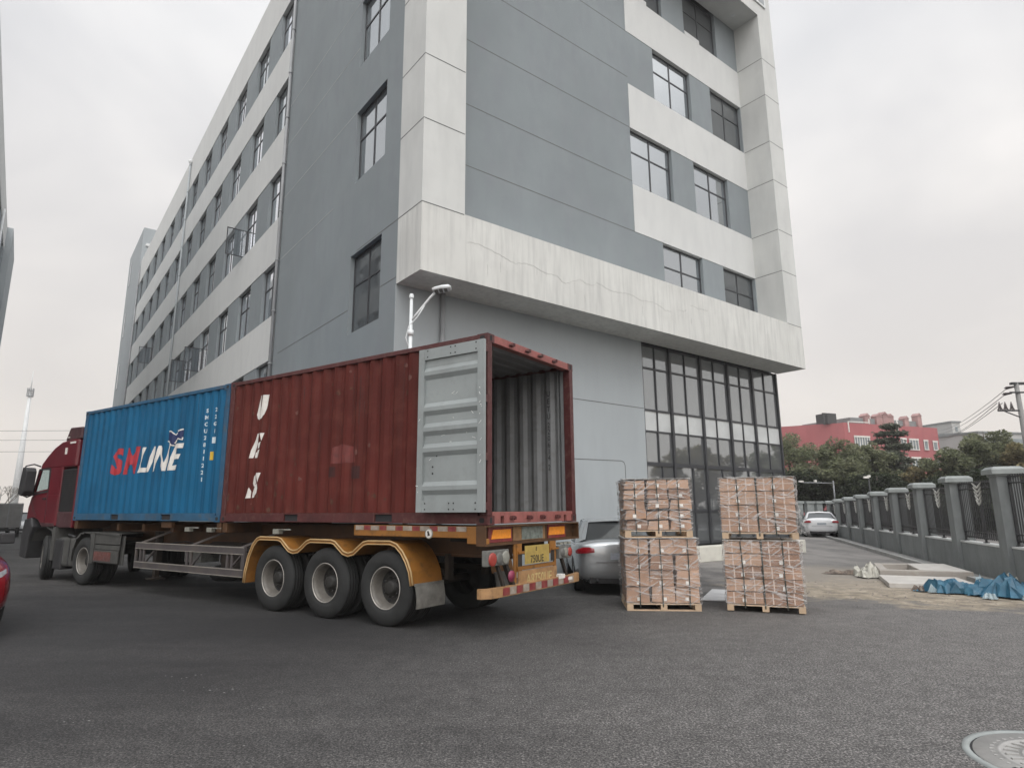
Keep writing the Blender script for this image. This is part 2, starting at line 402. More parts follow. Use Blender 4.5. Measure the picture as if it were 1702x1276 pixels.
# left facade (outward face at X=0)
gw2 = MB()
segs = [(D_, 1.95), (3.78, VP-.03)]
gw2.box(0, T, D_+.03, 1.95, 0, Z1); gw2.box(0, T, D_+.0005, 1.95, Z1, ZR); gw2.box(0, T, 3.78, VP-.03, 0, ZR)
WZ = [(2.3, 4.5), (6.07, 8.23), (10.35, 12.5), (13.95, 16.1), (17.65, 19.8)]
zz = [0]+[z for w in WZ for z in w]+[ZR]
for i in range(0, len(zz), 2): gw2.box(.0, T, 1.95, 3.78, zz[i], zz[i+1])
BV0, BV1 = VP, 50.9
LBz = [(6.68, Z2)]+RB+[(21.45, ZR)]
for z0, z1 in LBz: ww.box(-.012, T+.02, BV0, BV1, z0, z1)
lw.box(0, T, BV0, BV1, 0, 4.6)
cols = [10.17, 13.48, 16.9, 20.33, 23.72, 27.14, 30.86, 34.34, 37.8, 41.1, 44.85, 48.36]
WWD = 1.72
rows = [(4.6, 6.68), (Z2, RB[0][0]), (RB[0][1], RB[1][0]), (RB[1][1], RB[2][0]), (RB[2][1], 21.45)]
for z0, z1 in rows:
    v = BV0
    for c in cols:
        if c-v > .02: gw.box(.004, T, v, c, z0, z1)
        v = c+WWD
    gw.box(.004, T, v, BV1, z0, z1)
gw.build('grey_wall', M_['grey_wall'], bld); gw2.build('grey_gable_wall', M_['grey_wall'], bld)
ww.build('white_band', M_['white_wall'], bld); lw.build('ground_storey_wall', M_['light_grey_wall'], bld)
# light joints on the grey gable wall
jl = MB()
for z, v0, v1 in ((12.55, 3.8, 10), (14.6, 3.8, 10), (16.2, 3.8, 10), (10.2, 5.2, 9.9)):
    jl.box(-.003, 0, v0, v1, z-.014, z+.014)
pieces(jl, 'light_joint', M_['joint_light'], bld)
jd = MB(); jd.box(-.003, 0, D_, 3.4, 8.28-t, 8.28+t); jd.box(-.003, 0, 3.8, 9.5, 6.75-t, 6.75+t); jd.box(-.003, 0, D_, 1.95, 6.85-t, 6.85+t)
pieces(jd, 'dark_joint', M_['joint'], bld)
# roof slab and far stair tower
MB().box(.1, U_-.1, D_+.1, BV1, ZR-.5, ZR-.3).build('roof', M_['joint'], bld)
et = MB(); et.box(-.10, U_-1, BV1+.0, 60.0, 0, 26.9); eto = et.build('stair_tower', M_['light_grey_wall'], bld)
es = MB()
for z in (23.3, 18.1, 13.0, 8.0, 3.2): es.box(-.13, -.098, 57.6, 58.35, z, z+2.4)
pieces(es, 'slit_window', M_['glass_dark'], bld)
MB().box(4, 9, 20, 26, ZR, ZR+2.2).build('plant_room', M_['light_grey_wall'], bld)
ant = MB(); ant.tube([(.3, 49.8, ZR), (.3, 49.8, ZR+1.0)], .035); ant.box(.05, .55, 49.55, 50.05, ZR+1.0, ZR+1.25); ant.build('roof_beacon', M_['pipe_white'], bld)

def window(x, y, z, w, h, rz, glass, tr=.62, parent=bld, depth=.12, open_=None, label=None):
    """opening w x h, lower-left corner at (x,y,z) seen from outside; local X right, Y inward"""
    f = MB(); fw_ = .042; a, b = depth, depth+.04
    f.box(0, w, a, b, 0, fw_); f.box(0, w, a, b, h-fw_, h); f.box(0, fw_, a, b, fw_, h-fw_); f.box(w-fw_, w, a, b, fw_, h-fw_)
    f.box(w/2-.025, w/2+.025, a+.003, b-.005, fw_, h-fw_)
    f.box(fw_, w/2-.025, a+.005, b-.003, h*tr-.025, h*tr+.025); f.box(w/2+.025, w-fw_, a+.005, b-.003, h*tr-.025, h*tr+.025)
    fo = f.build('window', M_['frame_dark'], parent); fo.location = (x, y, z); fo.rotation_euler = (0, 0, rz)
    p = MB(); p.quad((fw_*.8, a+.022, fw_*.8), (w-fw_*.8, a+.022, fw_*.8), (w-fw_*.8, a+.022, h-fw_*.8), (fw_*.8, a+.022, h-fw_*.8))
    p.build('pane', glass, fo)
    if open_:
        s = MB(); sw, sh = w/2-.06, h*tr-.08; k = .035
        s.box(-k, 0, -sw, 0, 0, k); s.box(-k, 0, -sw, 0, sh-k, sh); s.box(-k, 0, -k, 0, k, sh-k); s.box(-k, 0, -sw, -sw+k, k, sh-k)
        s.mi = 1; s.box(-.024, -.014, -sw+k, -k, k, sh-k)
        so_ = s.build('casement', [M_['frame_dark'], M_['thin_glass']], fo); so_.location = (open_*w+.02, a, .06)
    return fo
# front windows
for z, h, us in ((Z2, RB[0][0]-Z2, ((9.79, 2.18), (13.24, 2.09))), (RB[0][1], 2.06, ((UB, 2.164), (11.83, 2.14))),
                 (RB[1][1], 2.05, ((9.79, 2.16), (13.24, 2.09))), (RB[2][1], ZT-RB[2][1], ((UB, 2.094), (11.82, 2.13)))):
    for i, (u, w) in enumerate(us):
        window(u, D_, z, w, h, 0, M_['glass_dark'] if (i == 1 and z in (Z2, RB[1][1])) or z > 19 else M_['glass'])
sl_ = MB(); sl_.box(8.39, 9.6, D_-.014, D_+.1, RB[2][1], RB[2][1]+.16); sl_.box(11.83, 12.75, D_-.014, D_+.1, RB[2][1], RB[2][1]+.17)
pieces(sl_, 'sill_upstand', M_['white_wall'], bld)
# gable windows
for z0, z1 in WZ[1:]:
    window(0, 3.78, z0, 1.83, z1-z0, -math.pi/2, M_['glass'] if z0 > 9 else M_['glass_dark'])
# street facade windows
OPEN = {(1, 2): 1, (3, 1): 1, (4, 1): 1, (8, 2): 1}
for j, (z0, z1) in enumerate(rows):
    for i, c in enumerate(cols):
        if j == 0 and i > 2: continue
        if j == 1 and i > 10: continue
        op = 0.0001 if (i, j) in OPEN else None
        window(0, c+WWD, z0, WWD, z1-z0, -math.pi/2, M_[('glass_b', 'glass_b', 'glass_b', 'glass_c')[(i*7+j*5) % 4]], parent=bld, open_=op)
# downpipes
def downpipe(v, z0, z1, m, name='downpipe', x=-.09, r=.055):
    p = MB(); p.tube([(x, v, z0), (x, v, z1)], r, 10)
    z = z0+.9
    while z < z1: p.tube([(x, v, z), (x, v, z+.05)], r+.014, 10); p.box(x, 0, v-.02, v+.02, z+.01, z+.04); z += 1.85
    return p.build(name, m, bld)
downpipe(VP-.09, 0, ZR-.3, M_['pipe_grey']); downpipe(29.75, 0, 23.2, M_['light_grey_wall'], r=.055); downpipe(50.75, 0, 22.8, M_['pipe_grey'])
hp = MB(); hp.lathe([(.05, 0), (.14, .12), (.14, .28), (.0, .28)], (-.09, 29.75, 23.2), 'z', 10); hp.build('rainwater_head', M_['pipe_white'], bld)
fp = MB(); fp.tube([(1.21, D_-.08, 0), (1.21, D_-.08, Z1)], .06, 10); fp.build('downpipe', M_['pipe_grey'], bld)
# sign frame on the top beam
sg = MB(); sg.box(14.75, 16.0, -.05, -.002, 22.02, 23.6); sg.mi = 1; sg.box(14.85, 15.9, -.056, -.05, 22.12, 23.5)
sg.build('sign_panel', [M_['pipe_white'], M_['light_grey_wall']], bld)
# ceiling downlight in the loggia
MB().lathe([(0, -.012), (.07, -.012), (.09, 0)], (14.6, .62, ZT-.001), 'z', 16).build('downlight', M_['pipe_white'], bld)

# curtain wall (two storeys of glass under the overhang)
MU = [8.45, 9.84, 11.49, 13.08, 14.65, 16.33]; MN = [9.13, 10.65, 12.26, 13.85, 15.48]
mf = MB(); y0, y1 = D_+.06, D_+.15
for i, u in enumerate(MU):
    w = .05 if 0 < i < 5 else .04
    mf.box(u-w, u+w, y0-.03, y1+.0, .5, Z1)
for k, u in enumerate(MN): mf.box(u-.022, u+.022, y0+.008, y1-.01, 2.93, Z1)
HZ = [(5.9, .028), (4.58, .028), (3.92, .028), (2.93, .06), (.55, .05), (Z1-.04, .04)]
for a, b in zip(MU, MU[1:]):
    for z, w in HZ: mf.box(a+.07, b-.07, y0+.012, y1-.012, z-w, z+w)
    m_ = (a+b)/2+.12
    mf.box(m_-.03, m_+.03, y0+.008, y1-.01, .6, 2.87)
    mf.box(a+.07, m_-.03, y0+.014, y1-.012, 1.49, 1.56); mf.box(m_+.03, b-.07, y0+.014, y1-.012, 1.49, 1.56)
# return frame round the far corner
for v in (D_+.2, 3.0, 5.0): mf.box(U_-.12, U_-.04, v, v+.08, .5, Z1)
cw = mf.build('curtain_wall_frame', M_['frame_dark'], bld)
gp = MB(); yy = D_+.105
for a, b in zip([8.45]+sorted(MU[1:-1]+MN), sorted(MU[1:-1]+MN)+[16.33]):
    for z0, z1 in ((.5, 2.93), (2.93, 3.92), (4.58, 5.9), (5.9, Z1)):
        gp.quad((a, yy, z0), (b, yy, z0), (b, yy, z1), (a, yy, z1))
gp.build('glass', M_['glass_curtain'], cw)
sd_ = MB(); sd_.quad((8.45, yy+.001, 3.92), (16.33, yy+.001, 3.92), (16.33, yy+.001, 4.58), (8.45, yy+.001, 4.58)); sd_.build('spandrel_panel', M_['spandrel'], cw)
MB().box(8.43, U_, D_+.21, D_+.4, 0, Z1).build('room_behind_glass', M_['dark'], bld)
# cream plinth / entrance step
M_['cream'] = paint('cream_plinth', (.60, .585, .52), .8, vs=2, var=.08, dirt=(.4, .38, .33), dirt_amt=.5)
MB().box(8.45, U_+.1, D_-.42, D_-.001, 0, .46).build('entrance_plinth', M_['cream'], bld, bevel=.02)

# ------------------------------------------------------------------ opposite building at the far left
ob = thing('street_block', 'pale block whose edge rises along the left of the street', 'building', (BX, BY, 0), BYAW)
UL = -9.2
o = MB(); o.box(UL-14, UL-.25, 16, 44.8, 0, 21.6); o.build('core', M_['dark'], ob)
wb = MB(); gb = MB()
lv = [(0, 4.2), (6.3, 7.9), (9.9, 11.5), (13.4, 15.0), (16.9, 18.4), (20.2, 22.0)]
for z0, z1 in lv: wb.box(UL-.3, UL, 16, 44.8, z0, z1)
for (_, a), (b, _) in zip(lv, lv[1:]):
    v = 16.
    while v < 44: gb.box(UL-.3, UL-.02, v, v+1.7, a, b); v += 3.45
wb.build('white_band', M_['white_wall'], ob); gb.build('grey_wall', M_['grey_wall'], ob)
for (_, a), (b, _) in zip(lv, lv[1:]):
    v = 16.+1.7
    while v < 44:
        f = MB(); f.box(UL-.22, UL-.16, v, v+1.75, a, a+.05); f.box(UL-.22, UL-.16, v, v+1.75, b-.05, b); f.box(UL-.22, UL-.16, v+.85, v+.91, a+.05, b-.05)
        fo = f.build('window', M_['frame_dark'], ob)
        q = MB(); q.quad((UL-.2, v, a), (UL-.2, v+1.75, a), (UL-.2, v+1.75, b), (UL-.2, v, b)); q.build('pane', M_['glass'], fo)
        v += 3.45
MB().box(UL-14, UL+.36, 44.8, 52.2, 0, 22.0).build('stair_tower', M_['light_grey_wall'], ob)
pp = MB(); pp.tube([(UL+.1, 37.5, 0), (UL+.1, 37.5, 20.5)], .07, 8); pp.build('downpipe', M_['pipe_white'], ob)
LET = {'LINE':[[(9.378,2.461),(9.102,2.959),(9.074,2.951),(9.09,2.59),(8.911,2.583),(8.982,2.452)],[(8.804,2.964),(8.586,2.956),(8.839,2.452),(8.901,2.452),(8.823,2.741)],[(8.732,2.459),(8.538,2.77),(8.516,2.456)],[(8.523,2.964),(8.383,2.955),(8.3,2.802),(8.238,2.456),(8.474,2.46),(8.52,2.792)],[(8.226,2.957),(8.101,2.953),(8.268,2.713),(8.275,2.801)],[(8.018,2.895),(7.949,2.962),(7.684,2.945),(7.692,2.823),(7.944,2.826),(7.966,2.784),(7.732,2.771),(7.739,2.644),(7.949,2.638),(7.978,2.58),(7.766,2.576),(7.823,2.45),(8.232,2.456),(8.19,2.665)]],'SM':[[(10.183,2.985),(10.385,3.008),(10.608,2.951),(10.591,2.809),(10.366,2.706),(10.269,2.633),(10.304,2.545),(10.426,2.504),(10.516,2.531),(10.556,2.609),(10.748,2.599),(10.662,2.481),(10.377,2.411),(10.134,2.486),(10.079,2.63),(10.226,2.756),(10.421,2.84),(10.427,2.892),(10.32,2.913),(10.191,2.894)],[(9.957,2.938),(9.79,2.941),(9.649,2.482),(9.902,2.503)],[(9.673,2.946),(9.382,2.941),(9.35,2.744),(9.404,2.473),(9.613,2.481),(9.654,2.759)]],'NAVY':[[(8.239,3.239),(8.126,3.247),(7.954,3.153),(7.68,3.252),(7.677,3.069),(7.825,3.057),(7.969,2.957),(8.031,2.961),(8.235,3.056)]],'BOOKW':[[(8.223,3.237),(8.13,3.243),(8.064,3.212),(7.95,3.146),(7.819,3.21),(7.665,3.25),(7.691,3.272),(7.85,3.231),(7.961,3.17),(8.034,3.227),(8.126,3.267),(8.239,3.262)],[(8.255,3.042),(8.135,2.997),(8.051,2.942),(7.968,2.926),(7.962,2.949),(8.027,2.96),(8.108,3.013),(8.234,3.061)],[(7.943,2.977),(7.868,3.046),(7.785,3.058),(7.681,3.031),(7.659,3.086),(7.703,3.094),(7.703,3.054),(7.789,3.083),(7.902,3.065),(7.984,2.992)]],'UES':[[(5.243,3.668),(5.148,3.658),(5.153,3.558),(5.215,3.442),(5.247,3.358),(5.234,3.253),(5.306,3.256),(5.361,3.307),(5.34,3.366),(5.261,3.586)],[(5.121,3.668),(4.951,3.65),(4.99,3.438),(5.07,3.291),(5.229,3.253),(5.233,3.357),(5.187,3.448),(5.129,3.547)],[(5.252,2.983),(5.157,2.973),(5.211,2.84),(5.255,2.851)],[(5.268,2.844),(5.235,2.756),(5.26,2.555),(5.38,2.56),(5.284,2.742)],[(5.121,2.973),(4.97,2.963),(5.014,2.819)],[(5.044,2.843),(5.068,2.763),(5.138,2.7),(5.186,2.77),(5.178,2.795)],[(5.044,2.728),(5.092,2.555),(5.182,2.559),(5.174,2.651)],[(5.147,2.282),(4.981,2.276),(5.033,2.116)],[(5.258,2.269),(5.221,2.201),(5.26,2.069),(5.23,1.878),(5.383,1.861),(5.322,2.046),(5.282,2.02),(5.301,2.17)],[(5.219,2.226),(5.046,2.064),(5.036,1.981),(5.094,1.892),(5.229,1.865),(5.241,2.069)]]}
# ------------------------------------------------------------------ lorry frame: local X towards the cab, Y=0 on the near side, -Y away
TX, TY, TYAW, TZ = -0.3317, 8.2794, 2.55025, 1.4224
M_['red_box'] = paint('red_container_paint', (.092, .019, .015), .6, vs=.8, var=.2, streak=(5, .10, (.055, .013, .010), .75), dirt=(.135, .046, .034), dirt_amt=.6, ds=3.2, spec=.14, bumps=.15, bs=30)
M_['red_frame'] = paint('dark_red_frame', (.07, .015, .015), .55, vs=3, var=.25, dirt=(.15, .085, .065), dirt_amt=.7, ds=9)
M_['pink_frame'] = paint('faded_red_frame', (.26, .085, .075), .6, vs=5, var=.2, dirt=(.16, .07, .05), dirt_amt=.8, ds=12)
M_['blue_box'] = paint('blue_container_paint', (.008, .100, .205), .55, vs=.9, var=.16, streak=(5, .10, (.006, .055, .12), .75), spec=.16, dirt=(.02, .11, .20), dirt_amt=.5, ds=3, bumps=.12, bs=30)
M_['blue_frame'] = paint('blue_frame', (.02, .085, .16), .55, vs=3, var=.25, dirt=(.10, .09, .08), dirt_amt=.7, ds=5)
M_['grey_inner'] = paint('grey_inner_paint', (.20, .21, .215), .5, vs=2, var=.12, dirt=(.11, .10, .095), dirt_amt=.6, ds=5)
M_['door_grey'] = paint('door_grey_paint', (.255, .28, .28), .45, vs=1.5, var=.10, dirt=(.17, .18, .175), dirt_amt=.5, ds=4, bumps=.1, bs=12)
M_['scratch'] = paint('bare_scratch', (.72, .73, .72), .5)
M_['plywood'] = paint('container_floor', (.10, .065, .04), .7, vs=6, var=.3)
M_['white_paint'] = paint('white_lettering', (.66, .64, .60), .6, vs=6, var=.10, dirt=(.42, .38, .34), dirt_amt=.5, ds=9)
M_['letter_white'] = paint('small_white_lettering', (.5, .58, .62), .6)
M_['black_paint'] = paint('black_lettering', (.015, .015, .016), .6)
M_['sm_red'] = paint('washed_red_lettering', (.40, .022, .03), .6, vs=5, var=.3, dirt=(.10, .05, .10), dirt_amt=.8, ds=5)
M_['navy'] = paint('navy_emblem', (.008, .02, .085), .5)
M_['patch_red'] = paint('fresh_red_patch', (.035, .006, .005), .8, vs=8, var=.3)
M_['patch_bright'] = paint('faded_sticker_remains', (.125, .022, .018), .6, vs=9, var=.35, dirt=(.12, .03, .024), dirt_amt=1, ds=12)
CP = .278
def corr(a):
    t = a % CP
    if t < .072: return 0.
    if t < .140: return -(t-.072)/.068*.036
    if t < .210: return -.036
    return -(1-(t-.210)/.068)*.036
def breaks(a0, a1):
    out = [a0]; k = math.floor(a0/CP)
    while k*CP < a1:
        for d in (0, .072, .14, .21):
            x = k*CP+d
            if a0+1e-4 < x < a1-1e-4: out.append(x)
        k += 1
    return out+[a1]
def on_corr(polys, name, m, parent, yoff, off=.004):
    """flat lettering cut along the corrugation breaks and laid on the ribs"""
    bm = bmesh.new()
    for vs, fs in polys:
        b = [bm.verts.new((x, 0, z)) for x, z in vs]
        for f in fs:
            try: bm.faces.new([b[i] for i in f])
            except ValueError: pass
    xs = [v.co.x for v in bm.verts]
    for x in breaks(min(xs), max(xs))[1:-1]:
        gm = bm.verts[:]+bm.edges[:]+bm.faces[:]
        bmesh.ops.bisect_plane(bm, geom=gm, dist=1e-5, plane_co=(x, 0, 0), plane_no=(1, 0, 0))
    bmesh.ops.recalc_face_normals(bm, faces=bm.faces)
    for v in bm.verts: v.co.y = yoff+corr(v.co.x)+off
    for f in bm.faces:
        if f.normal.y < 0: f.normal_flip()
    me = bpy.data.meshes.new(name); bm.to_mesh(me); bm.free(); me.materials.append(m)
    ob_ = bpy.data.objects.new(name, me); col.objects.link(ob_); ob_.parent = parent
    return ob_
def poly2(p): return (p, [list(range(len(p)))])
def txt2(s, a, z, size, **k):
    vs, fs = text_mesh(s, size, **k); return ([(a-v[0], z+v[1]) for v in vs], fs)

L_, Wd, H_ = 6.058, 2.438, 2.591
def container(name, label, a0, outer, frame, header, open_end=False):
    """local X from rear to front, Y 0..-2.438"""
    c0, s0 = math.cos(TYAW), math.sin(TYAW)
    r = thing(name, label, 'shipping container', (TX+a0*c0, TY+a0*s0, TZ), TYAW)
    yo = -.012
    inner = M_['grey_inner']
    for nm, side in (('near', 1), ('far', -1)):
        p = MB(); bs = breaks(.06, L_-.06); z0, z1 = .16, H_-.07
        for i in range(len(bs)-1):
            for mi, off in ((0, 0), (1, -.004)):
                p.mi = mi
                ya, yb = yo+corr(bs[i])+off, yo+corr(bs[i+1])+off
                if side < 0: ya, yb = -Wd-ya, -Wd-yb
                p.quad((bs[i], ya, z0), (bs[i+1], yb, z0), (bs[i+1], yb, z1), (bs[i], ya, z1))
        p.build('side_panel', [outer, inner], r)
    p = MB(); n = 9; stp = (Wd-.24)/n      # front wall
    for i in range(n):
        ys = -.12-i*stp; q = [(ys, 0), (ys-.09, 0), (ys-.13, .045), (ys-stp+.04, .045), (ys-stp, 0)]
        for (ya, xa), (yb, xb) in zip(q, q[1:]):
            for mi, off in ((0, 0), (1, -.004)):
                p.mi = mi; p.quad((L_-.02-xa+off, ya, .16), (L_-.02-xb+off, yb, .16), (L_-.02-xb+off, yb, H_-.07), (L_-.02-xa+off, ya, H_-.07))
    p.build('front_panel', [outer, inner], r)
    p = MB(); k = int((L_-.12)/.24)          # roof
    for i in range(k):
        xs = .06+i*.24
        q = [(xs, 0), (xs+.08, 0), (xs+.11, -.02), (xs+.21, -.02), (xs+.24, 0)]
        for (xa, za), (xb, zb) in zip(q, q[1:]):
            for mi, off in ((0, 0), (1, -.004)):
                p.mi = mi; p.quad((xa, -.03, H_-.02+za+off), (xb, -.03, H_-.02+zb+off), (xb, -Wd+.03, H_-.02+zb+off), (xa, -Wd+.03, H_-.02+za+off))
    p.build('roof_panel', [outer, inner], r)
    f = MB(); f.box(.06, L_-.06, -.06, -Wd+.06, .135, .163); f.build('floor', M_['plywood'], r)
    f = MB()
    for y0, y1 in ((0, -.055), (-Wd, -Wd+.055)):
        f.box(.17, L_-.17, y0, y1, H_-.075, H_-.005)
        x = .17
        for a, b in ((1.72, 2.08), (3.86, 4.22)):          # fork pockets
            f.box(x, a, y0-math.copysign(.0, y0), y1, .012, .155); f.box(a, b, y0, y1, .135, .155); f.box(a, b, y0, y1, .012, .028); x = b
        f.box(x, L_-.17, y0, y1, .012, .155)
    f.build('side_rail', frame, r, bevel=.006)
    pk = MB()
    for a, b in ((1.72, 2.08), (3.86, 4.22)): pk.box(a, b, -.03, -Wd+.03, .028, .135)
    pieces(pk, 'fork_pocket', M_['dark'], r)
    f = MB()
    for x0, x1 in ((0, .13), (L_-.13, L_)):
        for y0, y1 in ((0, -.11), (-Wd, -Wd+.11)): f.box(x0, x1, y0+(-.003 if y0 == 0 else .003), y1, .118, H_-.118)
    pieces(f, 'corner_post', frame, r, bevel=.008)
    for x0 in (0, L_-.178):
        for y0 in (-.162, -Wd):
            for z0 in (0, H_-.118):
                f = MB(); f.box(x0, x0+.178, y0, y0+.162, z0, z0+.118)
                f.mi = 1
                ye = .002 if y0 > -1 else -Wd-.002
                def slot(c, ax):
                    rr_ = [(-.032, -.018), (-.018, -.032), (.018, -.032), (.032, -.018), (.032, .018), (.018, .032), (-.018, .032), (-.032, .018)]
                    if ax == 'y': f.add([(c[0]+p_*1.3, c[1], c[2]+q_) for p_, q_ in rr_], [list(range(8))])
                    else: f.add([(c[0], c[1]+p_*.8, c[2]+q_*1.2) for p_, q_ in rr_], [list(range(8))])
                slot((x0+.089, ye, z0+.059), 'y'); slot((x0-.002 if x0 == 0 else x0+.180, y0+.081, z0+.059), 'x')
                f.build('corner_casting', [frame, M_['dark']], r)
    f = MB()
    f.box(L_-.12, L_-.002, -.12, -Wd+.12, H_-.10, H_-.004); f.box(L_-.12, L_-.002, -.12, -Wd+.12, .012, .155)
    f.build('front_rail', frame, r)
    if open_end:
        f = MB(); f.box(.004, .12, -.12, -Wd+.12, H_-.115, H_-.002); ho = f.build('door_header', header, r, bevel=.006)
        h = MB()
        for y in (-.57, -1.0, -1.36, -1.80): h.prism([(y-.05, H_-.075), (y+.05, H_-.075), (y+.035, H_-.045), (y-.02, H_-.045)], 'x', -.045, .004); h.box(-.05, -.02, y-.05, y-.02, H_-.075, H_-.03)
        pieces(h, 'lock_keeper', M_['red_frame'], ho)
        f = MB(); f.box(.004, .13, -.12, -.31, .012, .165); f.box(.004, .13, -.40, -Wd+.40, .012, .165); f.box(.004, .13, -Wd+.31, -Wd+.12, .012, .165)
        f.box(.004, .13, -.31, -.40, .11, .165); f.box(.004, .13, -Wd+.31, -Wd+.40, .11, .165)
        so_ = f.build('door_sill', header, r, bevel=.006)
        h = MB()
        for y in (-.57, -1.0, -1.36, -1.80): h.prism([(y-.05, .075), (y+.05, .075), (y+.035, .115), (y-.02, .115)], 'x', -.045, .004); h.box(-.05, -.02, y-.05, y-.02, .06, .105)
        pieces(h, 'lock_keeper', M_['red_frame'], so_)
        for side in (1, -1):
            d = MB(); y0 = .155; y1 = .105; w = 1.165; zb, zt = .165, H_-.125; a0_ = -.05
            if side < 0: y0, y1, a0_ = -Wd-.095, -Wd-.045, .07
            st = .105
            d.box(a0_, a0_+st, y0, y1, zb, zt); d.box(a0_+w-st, a0_+w, y0, y1, zb, zt)
            d.box(a0_+st, a0_+w-st, y0-.006*side, y1, zt-.16, zt); d.box(a0_+st, a0_+w-st, y0-.006*side, y1, zb, zb+.16)
            hh = zt-zb-.32; prof = [(0, 0)]
            for c_ in (.10, .36, .505, .65, .915):
                cz = 1-c_; prof += [(cz-.05, 0), (cz-.018, 1), (cz+.012, 1), (cz+.03, 0)]
            prof.append((1, 0)); prof.sort(key=lambda q: q[0])
            # keep bulge order inside each rib
            prof = [(0, 0)]
            for c_ in (.915, .65, .505, .36, .10):
                cz = 1-c_; prof += [(cz-.048, 0), (cz-.016, 1), (cz+.012, 1), (cz+.042, 0)]
            prof.append((1, 0))
            for (fa, ba), (fb, bb_) in zip(prof, prof[1:]):
                za, zc = zb+.16+hh*fa, zb+.16+hh*fb
                ya = y0-side*.036+side*.034*ba; yb = y0-side*.036+side*.034*bb_
                d.quad((a0_+st, ya, za), (a0_+w-st, ya, za), (a0_+w-st, yb, zc), (a0_+st, yb, zc))
            d.mi = 1; d.box(a0_+st, a0_+w-st, y1, y1-side*.004, zb+.16, zt-.16)
            do = d.build('door', [M_['door_grey'], outer], r, label='open grey door leaf folded back against the side' )
            rv = MB(); rr = random.Random(4)
            for z in (zt-.03, zt-.12, zb+.04, zb+.12):
                for x in (a0_+st+.03, a0_+.5, a0_+.58, a0_+w-.16): rv.lathe([(0, .004), (.009, .003), (.011, 0)], (x, y0-.004*side if side > 0 else y0, z), 'y', 8)
            for x, z in ((a0_+.83, 1.02), (a0_+.83, .93), (a0_+.9, .78), (a0_+.9, .69), (a0_+.62, 1.27), (a0_+.68, 1.27), (a0_+w-.16, 1.27), (a0_+w-.2, 1.27)): rv.lathe([(0, .006), (.012, .004), (.014, 0)], (x, y0-.036*side, z), 'y', 8)
            rv.build('rivet', M_['dark'], do)
            if side > 0:
                sc = MB(); rr = random.Random(12)
                for i in range(34):
                    on_edge = rr.random() < .45
                    x = rr.choice((a0_+.03, a0_+w-.06)) + rr.uniform(0, .03) if on_edge else rr.uniform(a0_+.15, a0_+w-.2)
                    z = rr.choice((.5, .9, 1.15, 1.3, 1.45, 1.6, 1.75)) + rr.uniform(-.07, .07)
                    y_ = y0+.002 if on_edge else y0-.034+.036*(.0)
                    ln = rr.uniform(.015, .07); an = rr.uniform(-.9, .9)
                    if on_edge: sc.beam((x, y_, z), (x+ln*math.cos(an)*.6, y_, z+ln*math.sin(an)), .002, rr.uniform(.003, .009))
                    else: sc.beam((x, y_+.001, z), (x+ln*math.cos(an), y_+.001, z+ln*math.sin(an)), .002, rr.uniform(.003, .007))
                sc.build('scratch', M_['scratch'], do)
            if side < 0: continue
            hb = MB()                                     # hinge bar and blocks at the post
            yh = .055*side if side > 0 else -Wd-.055
            for z in (zb+.08, zb+.72, zb+1.5, zt-.1):
                hb.box(-.02, .05, yh-.055, yh+.055, z-.05, z+.05)
            pieces(hb, 'hinge', frame, r)
        # inner lining posts at the opening
        f = MB(); f.box(.13, .19, -Wd+.02, -Wd+.10, .16, H_-.1); f.box(.24, .27, -Wd+.03, -Wd+.075, .16, H_-.1); f.box(.13, .19, -.02, -.10, .16, H_-.1)
        pieces(f, 'inner_post', inner, r)
    else:
        f = MB(); f.box(.004, .12, -.12, -Wd+.12, H_-.115, H_-.002); f.box(.004, .13, -.12, -Wd+.12, .012, .165); f.build('door_header', frame, r)
        d = MB(); d.box(.05, .09, -.10, -Wd/2+.004, .165, H_-.115); d.box(.05, .09, -Wd/2-.004, -Wd+.10, .165, H_-.115); d.build('door', outer, r)
    return r

red = container('shipping_container', 'rusty red container with its grey door folded open at the tail of the lorry', 0, M_['red_box'], M_['red_frame'], M_['pink_frame'], True)
blue = container('shipping_container', 'blue container with red and white lettering behind the cab', 6.085, M_['blue_box'], M_['blue_frame'], M_['blue_frame'])
YO = -.012
def sh(ps, a0): return [poly2([(x-a0, z-TZ) for x, z in p]) for p in ps]
UES = [[(5.07,3.675),(5.14,3.675),(5.20,3.45),(5.225,3.33),(5.20,3.26),(5.155,3.235),(5.13,3.235),(5.085,3.45)],[(4.90,3.675),(5.04,3.675),(5.055,3.5),(5.095,3.235),(5.035,3.255),(4.98,3.32),(4.945,3.42)],
 [(5.09,2.985),(5.17,2.985),(5.33,2.55),(5.235,2.55),(5.12,2.86)],[(4.955,2.985),(5.065,2.985),(5.0,2.845)],[(5.01,2.835),(5.115,2.79),(5.10,2.70),(5.045,2.72)],[(5.03,2.695),(5.19,2.64),(5.20,2.55),(5.075,2.55)],
 [(4.97,2.28),(5.095,2.28),(5.025,2.115)],[(5.12,2.27),(5.18,2.22),(5.20,2.10),(5.16,2.04),(5.05,2.10),(5.09,2.2)],[(5.14,2.05),(5.04,2.09),(5.015,2.02),(5.03,1.93),(5.10,1.86),(5.20,1.845),(5.19,1.93)],[(5.23,1.845),(5.345,1.84),(5.27,2.03),(5.225,1.96)]]
for a_, b_ in ((0, 2), (2, 6), (6, 10)): on_corr(sh(UES[a_:b_], 0), 'letter', M_['white_paint'], red, YO, .006)
on_corr([poly2([(3.02,.72),(3.18,.72),(3.18,.88),(3.02,.88)]), poly2([(2.46,.68),(2.66,.68),(2.66,.87),(2.46,.87)])], 'repair_patch', M_['patch_red'], red, YO, .0065)
